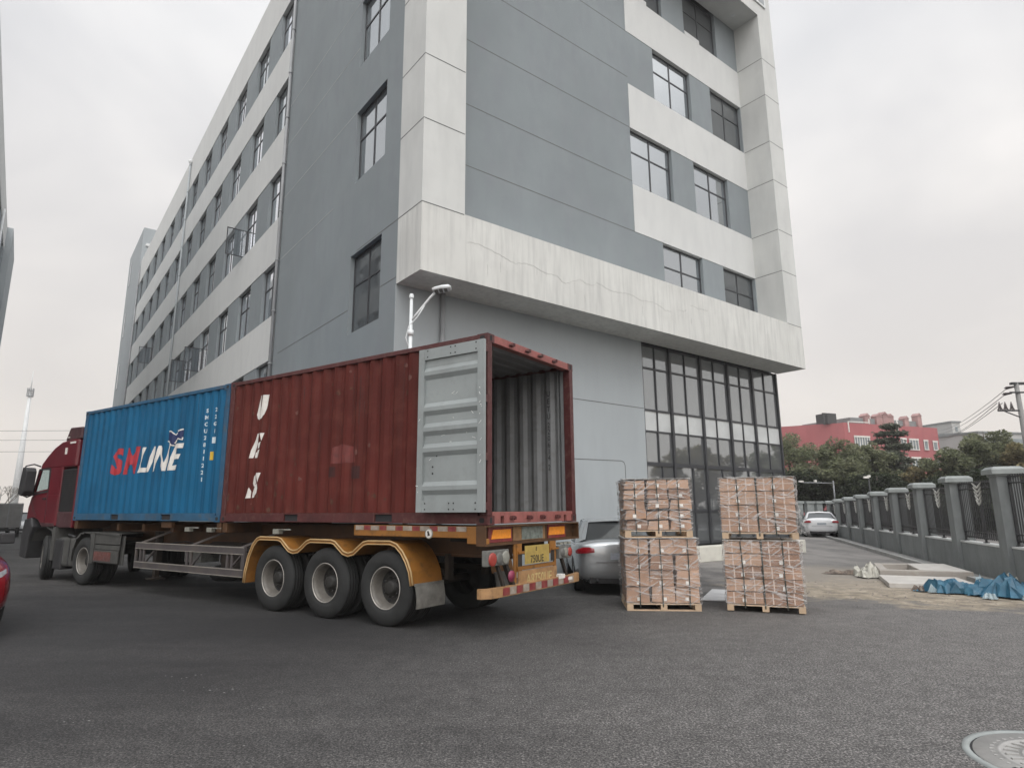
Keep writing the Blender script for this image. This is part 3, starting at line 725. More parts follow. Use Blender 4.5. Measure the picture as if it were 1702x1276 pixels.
on_corr([poly2([(2.55,.93),(3.12,.93),(3.1,1.18),(2.9,1.24),(2.6,1.17)])], 'sticker_remains', M_['patch_bright'], red, YO, .003)
rr = random.Random(21); marks = []
for i in range(46):
    x = rr.uniform(1.4, 5.9); z = rr.choice((rr.uniform(.2, .5), rr.uniform(.5, 1.6), rr.uniform(1.8, 2.45))); s = rr.uniform(.012, .05)
    n_ = rr.randint(5, 7); P_ = [(x+s*rr.uniform(.5, 1.2)*math.cos(6.283*k/n_), z+s*rr.uniform(.5, 1.6)*math.sin(6.283*k/n_)) for k in range(n_)]
    marks.append(poly2(P_))
on_corr(marks[:30], 'rust_spot', paint('rust_spots', (.075, .03, .018), .9, vs=20, var=.4), red, YO, .0035)['kind'] = 'stuff'
on_corr(marks[38:], 'scuff', paint('pale_scuffs', (.14, .06, .05), .8, vs=20, var=.4), red, YO, .003)['kind'] = 'stuff'
drips = []
for i in range(26):
    x = rr.uniform(.2, 5.9); z = rr.uniform(1.2, 2.5); ln = rr.uniform(.25, .9); w = rr.uniform(.006, .018); drips.append(poly2([(x, z), (x+w, z), (x+w*.6, z-ln), (x+w*.3, z-ln)]))
on_corr(drips, 'rust_streak', paint('rust_streaks', (.06, .016, .012), .8, vs=8, var=.3), red, YO, .0025)['kind'] = 'stuff'
drips = []
for i in range(30):
    x = rr.uniform(.2, 5.9); z = rr.uniform(.9, 2.5); ln = rr.uniform(.25, .9); w = rr.uniform(.006, .02); drips.append(poly2([(x, z), (x+w, z), (x+w*.6, z-ln), (x+w*.3, z-ln)]))
on_corr(drips, 'dirt_streak', paint('dirt_streaks', (.012, .06, .12), .8, vs=8, var=.3), blue, YO, .0025)['kind'] = 'stuff'
blk = [txt2(ch, 0, 0, .13) for ch in 'UETU2206142']
rows_z = [3.56, 3.43, 3.30, 3.17, 3.02, 2.91, 2.80, 2.69, 2.58, 2.47, 2.31]
st = []
for (vs, fs), z in zip(blk, rows_z): st.append(([(x*.8+.45, zz_+z-TZ-.05) for x, zz_ in vs], fs))
for vs, fs in st:
    inl = MB(); inl.add([(x, -Wd+.062, z) for x, z in vs], fs); inl.build('painted_digit', M_['black_paint'], red)
vs_, fs_ = text_mesh('LINE', .735, bold=.022, shear=.34, spacing=1.12); mx0, mx1 = min(v[0] for v in vs_), max(v[0] for v in vs_)
on_corr([([(9.38-6.085-(v[0]-mx0)/(mx1-mx0)*1.76, 2.455-TZ+v[1]) for v in vs_], fs_)], 'lettering', M_['white_paint'], blue, YO, .006)
SMm = [[(9.83,2.93),(9.71,2.96),(9.77,2.46),(9.91,2.46)],[(9.71,2.96),(9.62,2.80),(9.655,2.60),(9.74,2.82)],[(9.62,2.80),(9.46,2.985),(9.47,2.83),(9.645,2.60)],[(9.46,2.985),(9.335,2.96),(9.395,2.45),(9.52,2.45)]]
sm_ = []
for ch_, x0_, x1_ in (('S', 10.57, 10.04), ('M', 9.97, 9.36)):
    vs_, fs_ = text_mesh(ch_, .76, bold=.045, shear=.12); mx0, mx1 = min(v[0] for v in vs_), max(v[0] for v in vs_)
    sm_.append(([(x0_-6.085-(v[0]-mx0)/(mx1-mx0)*(x0_-x1_), 2.455-TZ+v[1]) for v in vs_], fs_))
for q_ in sm_: on_corr([q_], 'letter', M_['sm_red'], blue, YO, .004)
on_corr(sh(LET['NAVY'], 6.085), 'emblem', M_['navy'], blue, YO, .007)
on_corr(sh(LET['BOOKW'], 6.085), 'emblem_outline', M_['white_paint'], blue, YO, .010)
def column(s, a, z0, z1, size, par, base, m=M_['letter_white'], slope=0):
    n = len(s); out = []
    for i, ch in enumerate(s):
        if ch == ' ': continue
        z = z0+(z1-z0)*i/(n-1); out.append(txt2(ch, a-base, z-TZ-size*.35, size, bold=.035))
    for q_ in out: on_corr([q_], 'painted_digit', m, par, YO, .005)
column('SMCU2811221', 6.86, 3.56, 2.22, .105, blue, 6.085)
column('22G1', 6.56, 3.56, 3.14, .105, blue, 6.085)
on_corr([poly2([(6.60-6.085, 2.90-TZ), (6.50-6.085, 2.90-TZ), (6.50-6.085, 3.02-TZ), (6.60-6.085, 3.02-TZ)])], 'marking_panel', M_['letter_white'], blue, YO, .005)
M_['yellow_mark'] = paint('yellow_marking', (.5, .33, .03), .5)
on_corr([poly2([(6.615-6.085, 2.58-TZ), (6.53-6.085, 2.58-TZ), (6.53-6.085, 2.74-TZ), (6.615-6.085, 2.74-TZ)])], 'height_marking', M_['yellow_mark'], blue, YO, .005)

# ------------------------------------------------------------------ semi-trailer
M_['plastic'] = paint('black_plastic', (.022, .022, .024), .6, vs=5, var=.3, dirt=(.05, .048, .045), dirt_amt=.5, ds=6)
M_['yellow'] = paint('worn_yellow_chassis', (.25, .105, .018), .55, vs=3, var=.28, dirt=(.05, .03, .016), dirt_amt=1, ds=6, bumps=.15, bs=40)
M_['yellow_dim'] = paint('dirty_shaded_yellow_chassis', (.075, .034, .012), .55, vs=3, var=.3, dirt=(.03, .02, .013), dirt_amt=1, ds=4)  # grimy darker copy of the yellow, under-trailer shade put into its colour
M_['chassis'] = paint('dirty_chassis', (.022, .017, .013), .8, vs=3, var=.4, dirt=(.05, .028, .012), dirt_amt=.6, ds=3)
M_['grey_frame'] = paint('dusty_side_guard', (.075, .066, .066), .65, vs=3, var=.25, dirt=(.085, .065, .03), dirt_amt=.5, ds=3)
M_['tyre'] = paint('tyre_rubber', (.016, .017, .017), .8, vs=5, var=.25, dirt=(.034, .033, .030), dirt_amt=.5, ds=7, bumps=.2, bs=60)
M_['rim'] = paint('steel_rim', (.15, .14, .125), .5, metal=.2, vs=8, var=.25, dirt=(.10, .09, .07), dirt_amt=.8, ds=9)
M_['rim_lip'] = paint('bright_rim_lip', (.38, .36, .33), .45, metal=.3, vs=8, var=.25)
M_['rim_dark'] = paint('dirty_hub', (.022, .021, .019), .6, vs=8, var=.3)
M_['flap'] = paint('mud_flap', (.17, .165, .15), .8, vs=6, var=.3, dirt=(.07, .065, .055), dirt_amt=.7, ds=8)
M_['tape_red'] = paint('red_reflector', (.20, .03, .032), .5, vs=10, var=.3, dirt=(.15, .09, .06), dirt_amt=.9, ds=9)
M_['tape_white'] = paint('white_reflector', (.28, .24, .20), .5, vs=10, var=.3, dirt=(.2, .13, .08), dirt_amt=.9, ds=9)
M_['orange'] = paint('orange_reflector', (.85, .30, .03), .35, vs=20, var=.12)
M_['plate_yellow'] = paint('yellow_plate', (.36, .26, .07), .45, vs=8, var=.2, dirt=(.22, .15, .06), dirt_amt=.6, ds=14)
M_['rust_panel'] = paint('rusty_tail_panel', (.30, .17, .075), .6, vs=6, var=.3, dirt=(.14, .085, .05), dirt_amt=.9, ds=9)
M_['lamp_red'] = paint('red_tail_lens', (.30, .045, .035), .25, vs=10, var=.15)
M_['lamp_clear'] = paint('clear_tail_lens', (.24, .24, .21), .25, vs=10, var=.15)
M_['lamp_pink'] = paint('magenta_lens', (.22, .03, .07), .3)
M_['lamp_box'] = paint('lamp_housing', (.13, .13, .12), .6, vs=10, var=.3)

tr = thing('container_trailer', 'worn yellow skeletal trailer with three axles under the two containers', 'semi-trailer', (TX, TY, 0), TYAW)
def wheel(parent, a, side, rad=.525, dual=True, steer=False, name='wheel', hub_out=False, z=None, yout=-.01):
    """outermost sidewall at y = yout on the near side, mirrored for side = -1"""
    z = z or rad
    w = bpy.data.objects.new(name, None); col.objects.link(w); w.parent = parent; w.empty_display_size = .2
    w.location = (a, yout if side > 0 else -Wd-yout, z)
    s = side
    def tprof(o): # o offset of outer face, going inward (-s)
        return [(r_, -s*(o+t_)) for r_, t_ in ((.285, .035), (.31, .012), (.36, .0), (.43, .002), (.485, .018), (rad-.008, .04), (rad, .055),
                (rad, .085), (rad-.012, .089), (rad-.012, .099), (rad, .103), (rad, .137), (rad-.012, .141), (rad-.012, .151), (rad, .155), (rad, .185), (rad-.012, .189), (rad-.012, .199), (rad, .203),
                (rad, .225), (rad-.008, .24), (.485, .262), (.36, .28), (.31, .268), (.285, .245))]
    for k in range(2 if dual else 1):
        t = MB(); t.lathe(tprof(k*.315), (0, 0, 0), 'y', 48); t.build('tyre', M_['tyre'], w)
    rm = MB()
    if hub_out:
        rm.lathe([(r_, -s*t_) for r_, t_ in ((.29, .03), (.275, .04), (.262, .06), (.25, .09), (.235, .05), (.17, .045), (.165, .02), (.10, .0), (0, .0))], (0, 0, 0), 'y', 40)
    else:
        rm.lathe([(r_, -s*t_) for r_, t_ in ((.295, .028), (.29, .034), (.275, .036), (.262, .05), (.250, .10), (.240, .19), (.236, .195))], (0, 0, 0), 'y', 40)
    ro = rm.build('rim', M_['rim'], w)
    lp = MB(); lp.lathe([(r_, -s*t_) for r_, t_ in ((.300, .024), (.296, .016), (.288, .016), (.284, .026))], (0, 0, 0), 'y', 40); lp.build('rim_lip', M_['rim_lip'], w)
    if not hub_out:
        d = MB(); d.lathe([(r_, -s*t_) for r_, t_ in ((.238, .195), (.20, .205), (.165, .185), (.105, .185), (.095, .11), (.07, .10), (0, .10))], (0, 0, 0), 'y', 32)
        for i in range(10):
            a_ = 2*math.pi*i/10
            d.lathe([(.014, -s*.165), (.014, -s*.135), (0, -s*.135)], (.14*math.cos(a_), 0, .14*math.sin(a_)), 'y', 6)
        d.mi = 1
        for i in range(8):
            a_ = 2*math.pi*(i+.5)/8
            d.lathe([(.034, -s*.196), (0, -s*.196)], (.203*math.cos(a_), 0, .203*math.sin(a_)), 'y', 10)
        d.build('hub', [M_['rim_dark'], M_['dark']], w)
    else:
        d = MB()
        for i in range(10):
            a_ = 2*math.pi*i/10
            d.lathe([(.014, s*.0), (.014, s*.03), (0, s*.03)], (.2*math.cos(a_), -s*.045, .2*math.sin(a_)), 'y', 6)
        d.build('lug_nut', M_['rim_dark'], w)
    return w
AX = [1.84, 3.14, 4.44]
for a in AX:
    wheel(tr, a, 1); wheel(tr, a, -1)
    x = MB(); x.tube([(a, -.5, .53), (a, -Wd+.5, .53)], .065, 10); x.build('axle', M_['chassis'], tr)
fr = MB()
for y in (-.72, -1.58):      # main I-beams
    fr.box(.12, 12.3, y-.07, y-.002, 1.34, 1.375); fr.box(.12, 12.3, y-.042, y-.03, .98, 1.34); fr.box(.12, 12.3, y-.07, y-.002, .945, .98)
for a in (1.0, 2.5, 3.8, 5.2, 7.0, 8.6, 10.0, 11.3): fr.box(a, a+.1, -.79, -1.51, 1.0, 1.3)
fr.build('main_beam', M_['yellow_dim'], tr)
cb = MB()
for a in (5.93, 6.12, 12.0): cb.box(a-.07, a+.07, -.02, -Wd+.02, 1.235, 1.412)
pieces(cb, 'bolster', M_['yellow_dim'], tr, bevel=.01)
sp_ = MB()
for a in (7.86, 9.0, 10.1): sp_.box(a, a+.1, -.12, -Wd+.12, 1.22, 1.36)
sp_.box(7.8, 8.2, -.05, -.12, 1.3, 1.41); pieces(sp_, 'outrigger', M_['yellow_dim'], tr)
tw = MB()
for a in (6.35, 7.1, 4.35): tw.box(a, a+.16, -.02, -.10, 1.24, 1.32); tw.tube([(a-.3, -.03, 1.31), (a, -.03, 1.31)], .012, 6)
tw.build('twist_lock', M_['lamp_clear'], tr)
su = MB()
for a in AX:
    for y in (-.72, -1.62):
        su.box(a-.55, a+.55, y-.05, y+.05, .68, .76); su.box(a-.65, a-.58, y-.06, y+.06, .62, .98)
pieces(su, 'suspension', M_['chassis'], tr)
ar = MB(); ar.tube([(5.9, -.62, .9), (7.2, -.62, .9)], .13, 12); ar.tube([(5.5, -1.7, .9), (6.4, -1.7, .9)], .13, 12); pieces(ar, 'air_tank', M_['chassis'], tr)
# rear cross member with reflectors
rb_ = MB(); rb_.box(-.01, .14, .055, -Wd-.055, 1.155, 1.185); rb_.box(-.01, .14, .055, -Wd-.055, 1.395, 1.415); rb_.box(.10, .14, .055, -Wd-.055, 1.185, 1.395)
rb_.box(-.01, .10, .035, .055, 1.185, 1.395); rb_.box(-.01, .10, -Wd-.035, -Wd-.055, 1.185, 1.395)
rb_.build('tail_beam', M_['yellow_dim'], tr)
for y0, y1 in ((-.14, -.70), (-1.68, -2.22)):
    q = MB(); q.box(.085, .10, y0, y1, 1.19, 1.39); q.mi = 1
    yy0, yy1 = (y0-.10, y1+.04) if y0 > -1 else (y0-.04, y1+.04)
    q.prism([(yy0, 1.355), (yy1, 1.355), (yy1, 1.235), (yy0+.04, 1.235)], 'x', .078, .085); q.build('rear_marker_board', [M_['tape_red'], M_['orange']], tr)
q = MB(); q.box(.09, .10, -.74, -1.60, 1.19, 1.385); q.mi = 1; q.box(.084, .09, -.95, -1.52, 1.20, 1.375); q.mi = 2
q.add([(.082, -.86-(x if i % 2 else 0)*.0, z) for i, (x, z) in enumerate(((0, 1.34), (0, 1.30), (0, 1.30), (0, 1.34)))], [(0, 1, 2, 3)])
mpo = q.build('tail_panel', [M_['rust_panel'], paint('grey_green_sticker', (.16, .19, .17), .5, vs=14, var=.4, dirt=(.34, .35, .32), dirt_amt=.7, ds=22), M_['white_paint']], tr)
yb = MB(); yb.box(.14, 2.48, .02, -.05, 1.25, 1.405); yb.box(.0, .30, .045, .02, 1.18, 1.40); yb.prism([(.0, 1.25), (.0, 1.155), (.12, 1.155), (.32, 1.25)], 'y', .02, -.05)
yb.build('side_beam', M_['yellow'], tr, bevel=.008)
tp = MB(); a = 2.44; i = 0; rr = random.Random(3)
while a > .35:
    w = .13 if i % 2 else .17; tp.mi = i % 2
    tp.box(a, a-w, .02, .023, 1.335, 1.40); a -= w+.012; i += 1
tp.build('reflective_tape', [M_['tape_white'], M_['tape_red']], tr)
em = MB(); em.lathe([(.072, 0), (.072, .006), (.058, .008)], (.98, .02, 1.30), 'y', 24); em.mi = 1; em.lathe([(.058, .007), (0, .007)], (.98, .02, 1.30), 'y', 24); em.mi = 2
em.prism([(.955, 1.28), (.985, 1.34), (1.01, 1.33), (1.0, 1.30), (1.0, 1.265)], 'y', .0272, .0285)
em.build('round_emblem', [M_['lamp_clear'], M_['white_paint'], M_['chassis']], tr)
# fenders: three arches
def arch_profile(off):
    pts = []
    for k, a in enumerate(AX[::-1]):          # from front to rear
        rr_ = .60+off
        st_ = [(rr_, th) for th in ((5, 25, 50, 70, 90, 110, 128) if k == 0 else (52, 70, 90, 110, 128) if k == 1 else (52, 70, 90, 112, 135, 158, 172))]
        for r_, th in st_:
            x = a+math.cos(R(th))*r_*1.02; z = .555+math.sin(R(th))*r_*1.03
            pts.append((x, min(z, 1.155+off)))
    return pts
UPP = [(5.17,.42),(5.15,.61),(5.08,.86),(4.97,1.06),(4.86,1.16),(4.78,1.185),(4.30,1.185),(4.20,1.165),(4.08,1.08),(3.98,1.01),(3.88,.985),(3.77,1.0),(3.66,1.07),(3.56,1.14),(3.46,1.17),(2.97,1.17),(2.88,1.15),(2.78,1.08),(2.68,1.01),(2.58,.985),(2.47,1.01),(2.36,1.09),(2.26,1.155),(2.16,1.175),(1.70,1.18),(1.58,1.145),(1.46,1.05),(1.36,.92),(1.29,.78),(1.25,.60)]
def offset(P, d):
    out = []
    for i, p in enumerate(P):
        a, b = P[max(i-1, 0)], P[min(i+1, len(P)-1)]; t_ = math.hypot(b[0]-a[0], b[1]-a[1]); n_ = (-(b[1]-a[1])/t_, (b[0]-a[0])/t_)
        out.append((p[0]+n_[0]*d, p[1]+n_[1]*d))
    return out
fd = MB(); up_ = UPP; lo_ = offset(UPP, .045)
for (x0, z0), (x1, z1) in zip(up_, up_[1:]):
    fd.quad((x0, .03, z0), (x1, .03, z1), (x1, -.60, z1), (x0, -.60, z0))
for i in range(len(up_)-1):
    (x0, z0), (x1, z1) = up_[i], up_[i+1]; (a0, c0), (a1, c1) = lo_[i], lo_[i+1]
    fd.quad((x0, .03, z0), (x1, .03, z1), (a1, .03, c1), (a0, .03, c0)); fd.quad((a0, .03, c0), (a1, .03, c1), (a1, .0, c1), (a0, .0, c0)); fd.quad((a0, .0, c0), (a1, .0, c1), (a1, -.60, c1), (a0, -.60, c0))
fdo = fd.build('mudguard', M_['yellow'], tr)
rl = MB(); rl.tube([(x, .03, z) for x, z in up_], .014, 6); rl.tube([(x, .03, z) for x, z in lo_], .010, 6); rl.build('edge_bead', paint('pale_bead', (.42, .28, .13), .5, vs=4, var=.2), fdo)
fd2 = MB()
for (x0, z0), (x1, z1) in zip(up_, up_[1:]): fd2.quad((x0, -Wd-.03, z0), (x1, -Wd-.03, z1), (x1, -Wd+.6, z1), (x0, -Wd+.6, z0))
fd2.build('mudguard', M_['yellow'], tr)
xe, ze = up_[-1]
for y0, y1 in ((.02, -.58), (-Wd-.02, -Wd+.58)):
    fl = MB(); n = 6
    for i in range(n):
        za, zb_ = ze+.02-(ze-.27)*i/n, ze+.02-(ze-.27)*(i+1)/n
        xa, xb = xe-.035-.04*math.sin(i/n*2.2), xe-.035-.04*math.sin((i+1)/n*2.2)
        fl.quad((xa, y0, za), (xa, y1, za), (xb, y1, zb_), (xb, y0, zb_)); fl.quad((xa+.012, y0, za), (xb+.012, y0, zb_), (xb+.012, y1, zb_), (xa+.012, y1, za))
    fl.box(xe-.045, xe-.02, y0, y1, ze-.01, ze+.02)
    fl.build('mud_flap', M_['flap'], tr)
# side guard frame
sg_ = MB(); A0, A1 = 5.24, 9.05
for y in (.0,):
    sg_.box(A0, A1, y, y-.05, .87, 1.0); sg_.box(A0, A1, y, y-.05, .49, .62)
    sg_.box(A0, A0+.09, y-.001, y-.049, .62, .87); sg_.box(A1-.05, A1, y-.001, y-.049, .62, .87)
    for a in (8.68, 8.82, 6.92, 7.06, 5.6, 5.74): sg_.box(a, a+.05, y-.005, y-.045, .62, .87)
    for a in (8.3, 6.6, 5.35): sg_.beam((a, y-.03, .87), (a+.32, y-.03, .62), .03, .03)
for a in (8.9, 7.0, 5.4): sg_.beam((a, -.03, .98), (a-.4, -.7, 1.3), .04, .04)
sgo = sg_.build('side_guard', M_['grey_frame'], tr, bevel=.006)
ln = MB(); ln.box(A0+.02, A1-.02, .0, .006, .985, 1.0); ln.box(A0+.02, A1-.02, .0, .006, .605, .62); ln.box(A0+.02, A1-.02, .0, .006, .49, .502); ln.box(A0+.02, A1-.02, .0, .006, .87, .882)
ln.build('guard_lip', paint('dusty_lip', (.26, .24, .21), .6, vs=4, var=.3), sgo)
g2 = MB(); g2.box(A0, A1, -Wd, -Wd+.05, .87, 1.0); g2.box(A0, A1, -Wd, -Wd+.05, .49, .62); g2.box(A0, A0+.1, -Wd, -Wd+.05, .62, .87); g2.box(A1-.1, A1, -Wd, -Wd+.05, .62, .87)
g2.build('side_guard', M_['grey_frame'], tr)
tb = MB(); tb.box(7.35, 7.95, -.45, -.85, .62, .92); tb.build('tool_box', M_['lamp_box'], tr, bevel=.01)
bt = MB(); bt.box(5.5, 6.4, -.3, -.85, .52, .86); bt.build('battery_box', M_['chassis'], tr, bevel=.01)
sw = MB(); sw.lathe([(.28, -.12), (.45, -.13), (.52, -.06), (.52, .06), (.45, .13), (.28, .12)], (6.9, -1.0, .42), 'z', 32, closed=True); sw.lathe([(.28, 0), (0, 0)], (6.9, -1.0, .42), 'z', 24); sw.build('spare_wheel', M_['tyre'], tr)
for y in (-.45, -Wd+.45):
    lg = MB(); lg.box(8.93, 9.07, y-.06, y+.06, .45, 1.2); lg.box(8.95, 9.05, y-.045, y+.045, .25, .45); lg.box(8.86, 9.14, y-.13, y+.13, .22, .25); lg.build('landing_leg', M_['chassis'], tr)
# rear lamps, plates, under-run bumper
def lampbox(y0, y1, z0, z1, lenses):
    b = MB(); b.box(-.02, .07, y0, y1, z0, z1); bo = b.build('tail_lamp', M_['lamp_box'], tr, bevel=.012)
    for y, z, r_, m in lenses:
        l = MB(); l.lathe([(r_+.012, -.02), (r_+.012, -.03), (r_, -.035), (r_*.7, -.042), (0, -.045)], (0, y, z), 'x', 24); l.build('lens', M_[m], bo)
lampbox(.03, -.47, .90, 1.10, [(-.085, .985, .075, 'lamp_red'), (-.24, .99, .06, 'lamp_box'), (-.385, .995, .075, 'lamp_clear')])
lampbox(-1.84, -2.22, .88, 1.07, [(-1.93, .97, .05, 'lamp_box'), (-2.02, .97, .06, 'lamp_clear'), (-2.15, .97, .055, 'lamp_red')])
lw_ = MB()
for y in (-1.86, -1.99, -2.12): lw_.box(-.02, .05, y, y-.08, 1.085, 1.12)
pieces(lw_, 'side_marker', M_['lamp_clear'], tr)
ts = MB(); ts.box(-.0, .02, -.62, -.68, .64, 1.155); ts.box(0, .02, -1.70, -1.76, .64, 1.155); ts.box(-.01, .02, -.68, -.80, .78, 1.155); ts.box(-.01, .02, -1.56, -1.70, .98, 1.155)
ts.box(-.02, .02, -.68, -1.70, .80, .85); ts.box(-.03, .01, -.70, -.88, 1.02, 1.05); ts.box(-.03, .01, -1.6, -1.8, 1.03, 1.05)
ts.build('tail_frame', M_['yellow'], tr)
dk = MB(); dk.box(-.013, -.01, -.70, -.80, .84, 1.01); dk.box(-.013, -.01, -1.58, -1.69, .87, 1.02); pieces(dk, 'frame_hole', M_['chassis'], tr)
pl = MB(); pl.box(-.035, -.03, -.84, -1.50, .87, 1.12); plo = pl.build('number_plate', M_['plate_yellow'], tr)
def wtext(s, y, z, size, x, m, parent, name='plate_text', bold=.01, sx=1.0, sz=1.0):
    vs, fs = text_mesh(s, size, bold=bold); t = MB(); t.add([(x, y-v[0]*sx, z+v[1]*sz) for v in vs], fs); return t.build(name, m, parent)
wtext('750UE', -1.16, .885, .135, -.037, M_['black_paint'], plo, sx=1.0, sz=1.05); wtext('8', -1.14, 1.04, .085, -.037, M_['black_paint'], plo)
wp = MB(); wp.box(-.02, -.0, -.70, -1.74, .56, .79); wpo = wp.build('tail_plate', M_['rust_panel'], tr)
wtext('A8750UE', -1.24, .60, .19, -.022, paint('pale_yellow_lettering', (.46, .36, .16), .6, vs=10, var=.3), wpo, 'painted_number', sx=.95, sz=1.0)
br = MB()
for y in (-.30, -2.0): br.beam((.03, y+.05, .92), (.0, y-.06, .62), .05, .035)
br.beam((.04, -.42, .95), (.0, -.58, .62), .08, .04); pieces(br, 'bumper_bracket', M_['chassis'], tr)
l5 = MB(); l5.lathe([(.075, -.03), (.075, -.045), (0, -.05)], (0, -.50, .745), 'x', 20); l5.build('fog_lamp', M_['lamp_pink'], tr)
bp = MB()
ys = [.07, -.03, -.25, -1.25, -2.2, -2.42, -2.51]
xs_ = [.05, -.03, -.055, -.06, -.055, -.03, .05]
for i in range(6):
    b_ = [(xs_[i], ys[i]), (xs_[i+1], ys[i+1]), (xs_[i+1]+.06, ys[i+1]), (xs_[i]+.06, ys[i])]
    bp.prism(b_, 'z', .505, .63)
bpo = bp.build('rear_bumper', M_['rust_panel'], tr)
tq = MB(); y = -.27; i = 0
while y > -2.15:
    tq.mi = i % 2; w = .15
    x = -.0575-.003*0-.0035; xx = -.055-(.005*min(1, (-y-.25)))
    tq.box(xx-.006, xx-.002, y, y-w, .52, .615); y -= w+.01; i += 1
tq.build('reflective_tape', [M_['tape_red'], M_['tape_white']], bpo)
hk = MB(); hk.box(-.07, .02, -1.72, -1.9, .60, .66); hk.box(-.075, -.06, -2.0, -2.12, .56, .60); pieces(hk, 'bumper_light', M_['white_paint'], bpo)

ho = MB()
for y, z in ((-.55, 1.02), (-.50, .96), (-1.85, 1.0)):
    pts = [(5.2+i*.6, y+.04*math.sin(i*2.1), z-.07*abs(math.sin(i*1.3))) for i in range(11)]; ho.tube(pts, .014, 6)
for i, a in enumerate(AX): ho.tube([(a+.3, -.6, .98), (a+.25, -.5, .75), (a+.05, -.55, .62)], .012, 6)
pieces(ho, 'air_hose', M_['plastic'], tr)
bc_ = MB()
for a in AX:
    for y in (-.68, -1.75): bc_.lathe([(0, -.08), (.09, -.08), (.1, -.02), (.1, .05), (.06, .09), (0, .09)], (a+.28, y, .66), 'x', 14)
pieces(bc_, 'brake_chamber', M_['chassis'], tr)
hy = MB()
for i, (y0, y1) in enumerate(((-.35, -.55), (-1.9, -2.1))): hy.box(.14, .9, y0, y1, 1.18, 1.3)
pieces(hy, 'rear_bracket', M_['chassis'], tr)
cl_ = MB(); cl_.tube([(12.0, -.9, 1.25), (11.8, -.95, 1.6), (11.95, -1.1, 1.7), (12.25, -1.1, 1.55)], .02, 6); cl_.build('coiled_cable', M_['plastic'], tr)
# ------------------------------------------------------------------ tractor unit
M_['cab_red'] = paint('dark_red_cab_paint', (.115, .005, .012), .35, vs=2, var=.2, dirt=(.05, .018, .022), dirt_amt=.6, ds=4, coat=.25)
M_['cab_dull'] = paint('dusty_lower_cab', (.05, .016, .02), .6, vs=4, var=.3, dirt=(.13, .095, .08), dirt_amt=.7, ds=7)
M_['dusty_grey'] = paint('dusty_grey_guard', (.06, .06, .056), .75, vs=4, var=.25, dirt=(.05, .048, .045), dirt_amt=.6, ds=6)
tk = thing('truck_tractor', 'dark red tractor unit with big black mirror coupled to the container trailer', 'truck', (TX, TY, 0), TYAW)
y0c, y1c = -.02, -Wd+.02
low = MB()
low.prism([(13.16, 1.28), (13.98, 1.28), (14.2, 1.42), (14.5, 1.48), (14.93, 1.42), (14.92, 1.75), (14.80, 2.02), (14.72, 2.06), (13.16, 2.06)], 'y', y1c, y0c)
low.build('cab_body', M_['cab_red'], tk, bevel=.035)
upc = MB(); upc.prism([(13.16, 2.70), (14.50, 2.70), (14.42, 2.86), (14.10, 3.06), (13.75, 3.24), (13.35, 3.36), (12.75, 3.40), (12.42, 3.38), (12.42, 2.70)], 'y', y1c, y0c)
upc.build('cab_roof', M_['cab_red'], tk, bevel=.05)
pi = MB()
for y in (y0c, y1c+.06):
    pi.prism([(14.72, 2.04), (14.80, 2.04), (14.54, 2.72), (14.44, 2.72)], 'y', y-.06, y)
    pi.prism([(13.16, 2.04), (13.80, 2.04), (13.83, 2.72), (13.16, 2.72)], 'y', y-.06, y)
    pi.prism([(13.80, 2.04), (14.74, 2.04), (14.74, 2.12), (13.82, 2.20)], 'y', y-.055, y-.005)
pi.box(13.16, 13.20, y1c+.06, y0c-.06, 2.04, 2.72)
pi.build('cab_pillar', M_['cab_red'], tk)
vt = MB()
vt.prism([(13.84, 2.16), (14.70, 2.09), (14.47, 2.68), (13.86, 2.68)], 'y', y0c-.032, y0c-.028)
vt.prism([(13.84, 2.16), (14.70, 2.09), (14.47, 2.68), (13.86, 2.68)], 'y', y1c+.028, y1c+.032)
m, N, L, B = newmat('clear_cab_glass'); tb_ = N.new('ShaderNodeBsdfTransparent'); tb_.inputs[0].default_value = (.8, .86, .86, 1)
gl = N.new('ShaderNodeBsdfGlossy'); gl.inputs['Roughness'].default_value = .02; mx = N.new('ShaderNodeMixShader'); mx.inputs[0].default_value = .1
L.new(tb_.outputs[0], mx.inputs[1]); L.new(gl.outputs[0], mx.inputs[2]); L.new(mx.outputs[0], N['Material Output'].inputs['Surface']); M_['clear'] = m
pieces(vt, 'side_window', M_['clear'], tk)
ws = MB(); ws.quad((14.79, y0c-.07, 2.05), (14.79, y1c+.07, 2.05), (14.50, y1c+.07, 2.71), (14.50, y0c-.07, 2.71)); ws.build('windscreen', M_['clear'], tk)
wf = MB()
for a, b in (((13.80, 2.14), (14.72, 2.07)), ((14.72, 2.07), (14.49, 2.70)), ((14.49, 2.70), (13.84, 2.70)), ((13.84, 2.70), (13.80, 2.14))):
    wf.beam((a[0], y0c+.001, a[1]), (b[0], y0c+.001, b[1]), .012, .045)
wf.build('window_seal', M_['plastic'], tk)
dr = MB()
for a, b in (((13.78, 1.34), (13.78, 2.7)), ((14.3, 1.5), (14.74, 1.86)), ((13.78, 1.34), (14.1, 1.36))): dr.beam((a[0], y0c+.001, a[1]), (b[0], y0c+.001, b[1]), .006, .014)
dr.box(13.86, 14.02, y0c, y0c+.03, 1.93, 1.97); dr.build('door_outline', M_['plastic'], tk)
df = MB(); df.prism([(12.36, 3.39), (12.40, 3.68), (13.05, 3.70), (13.24, 3.40), (13.2, 3.36)], 'y', y1c+.03, y0c-.03)
df.build('roof_deflector', M_['cab_dull'], tk, bevel=.03)
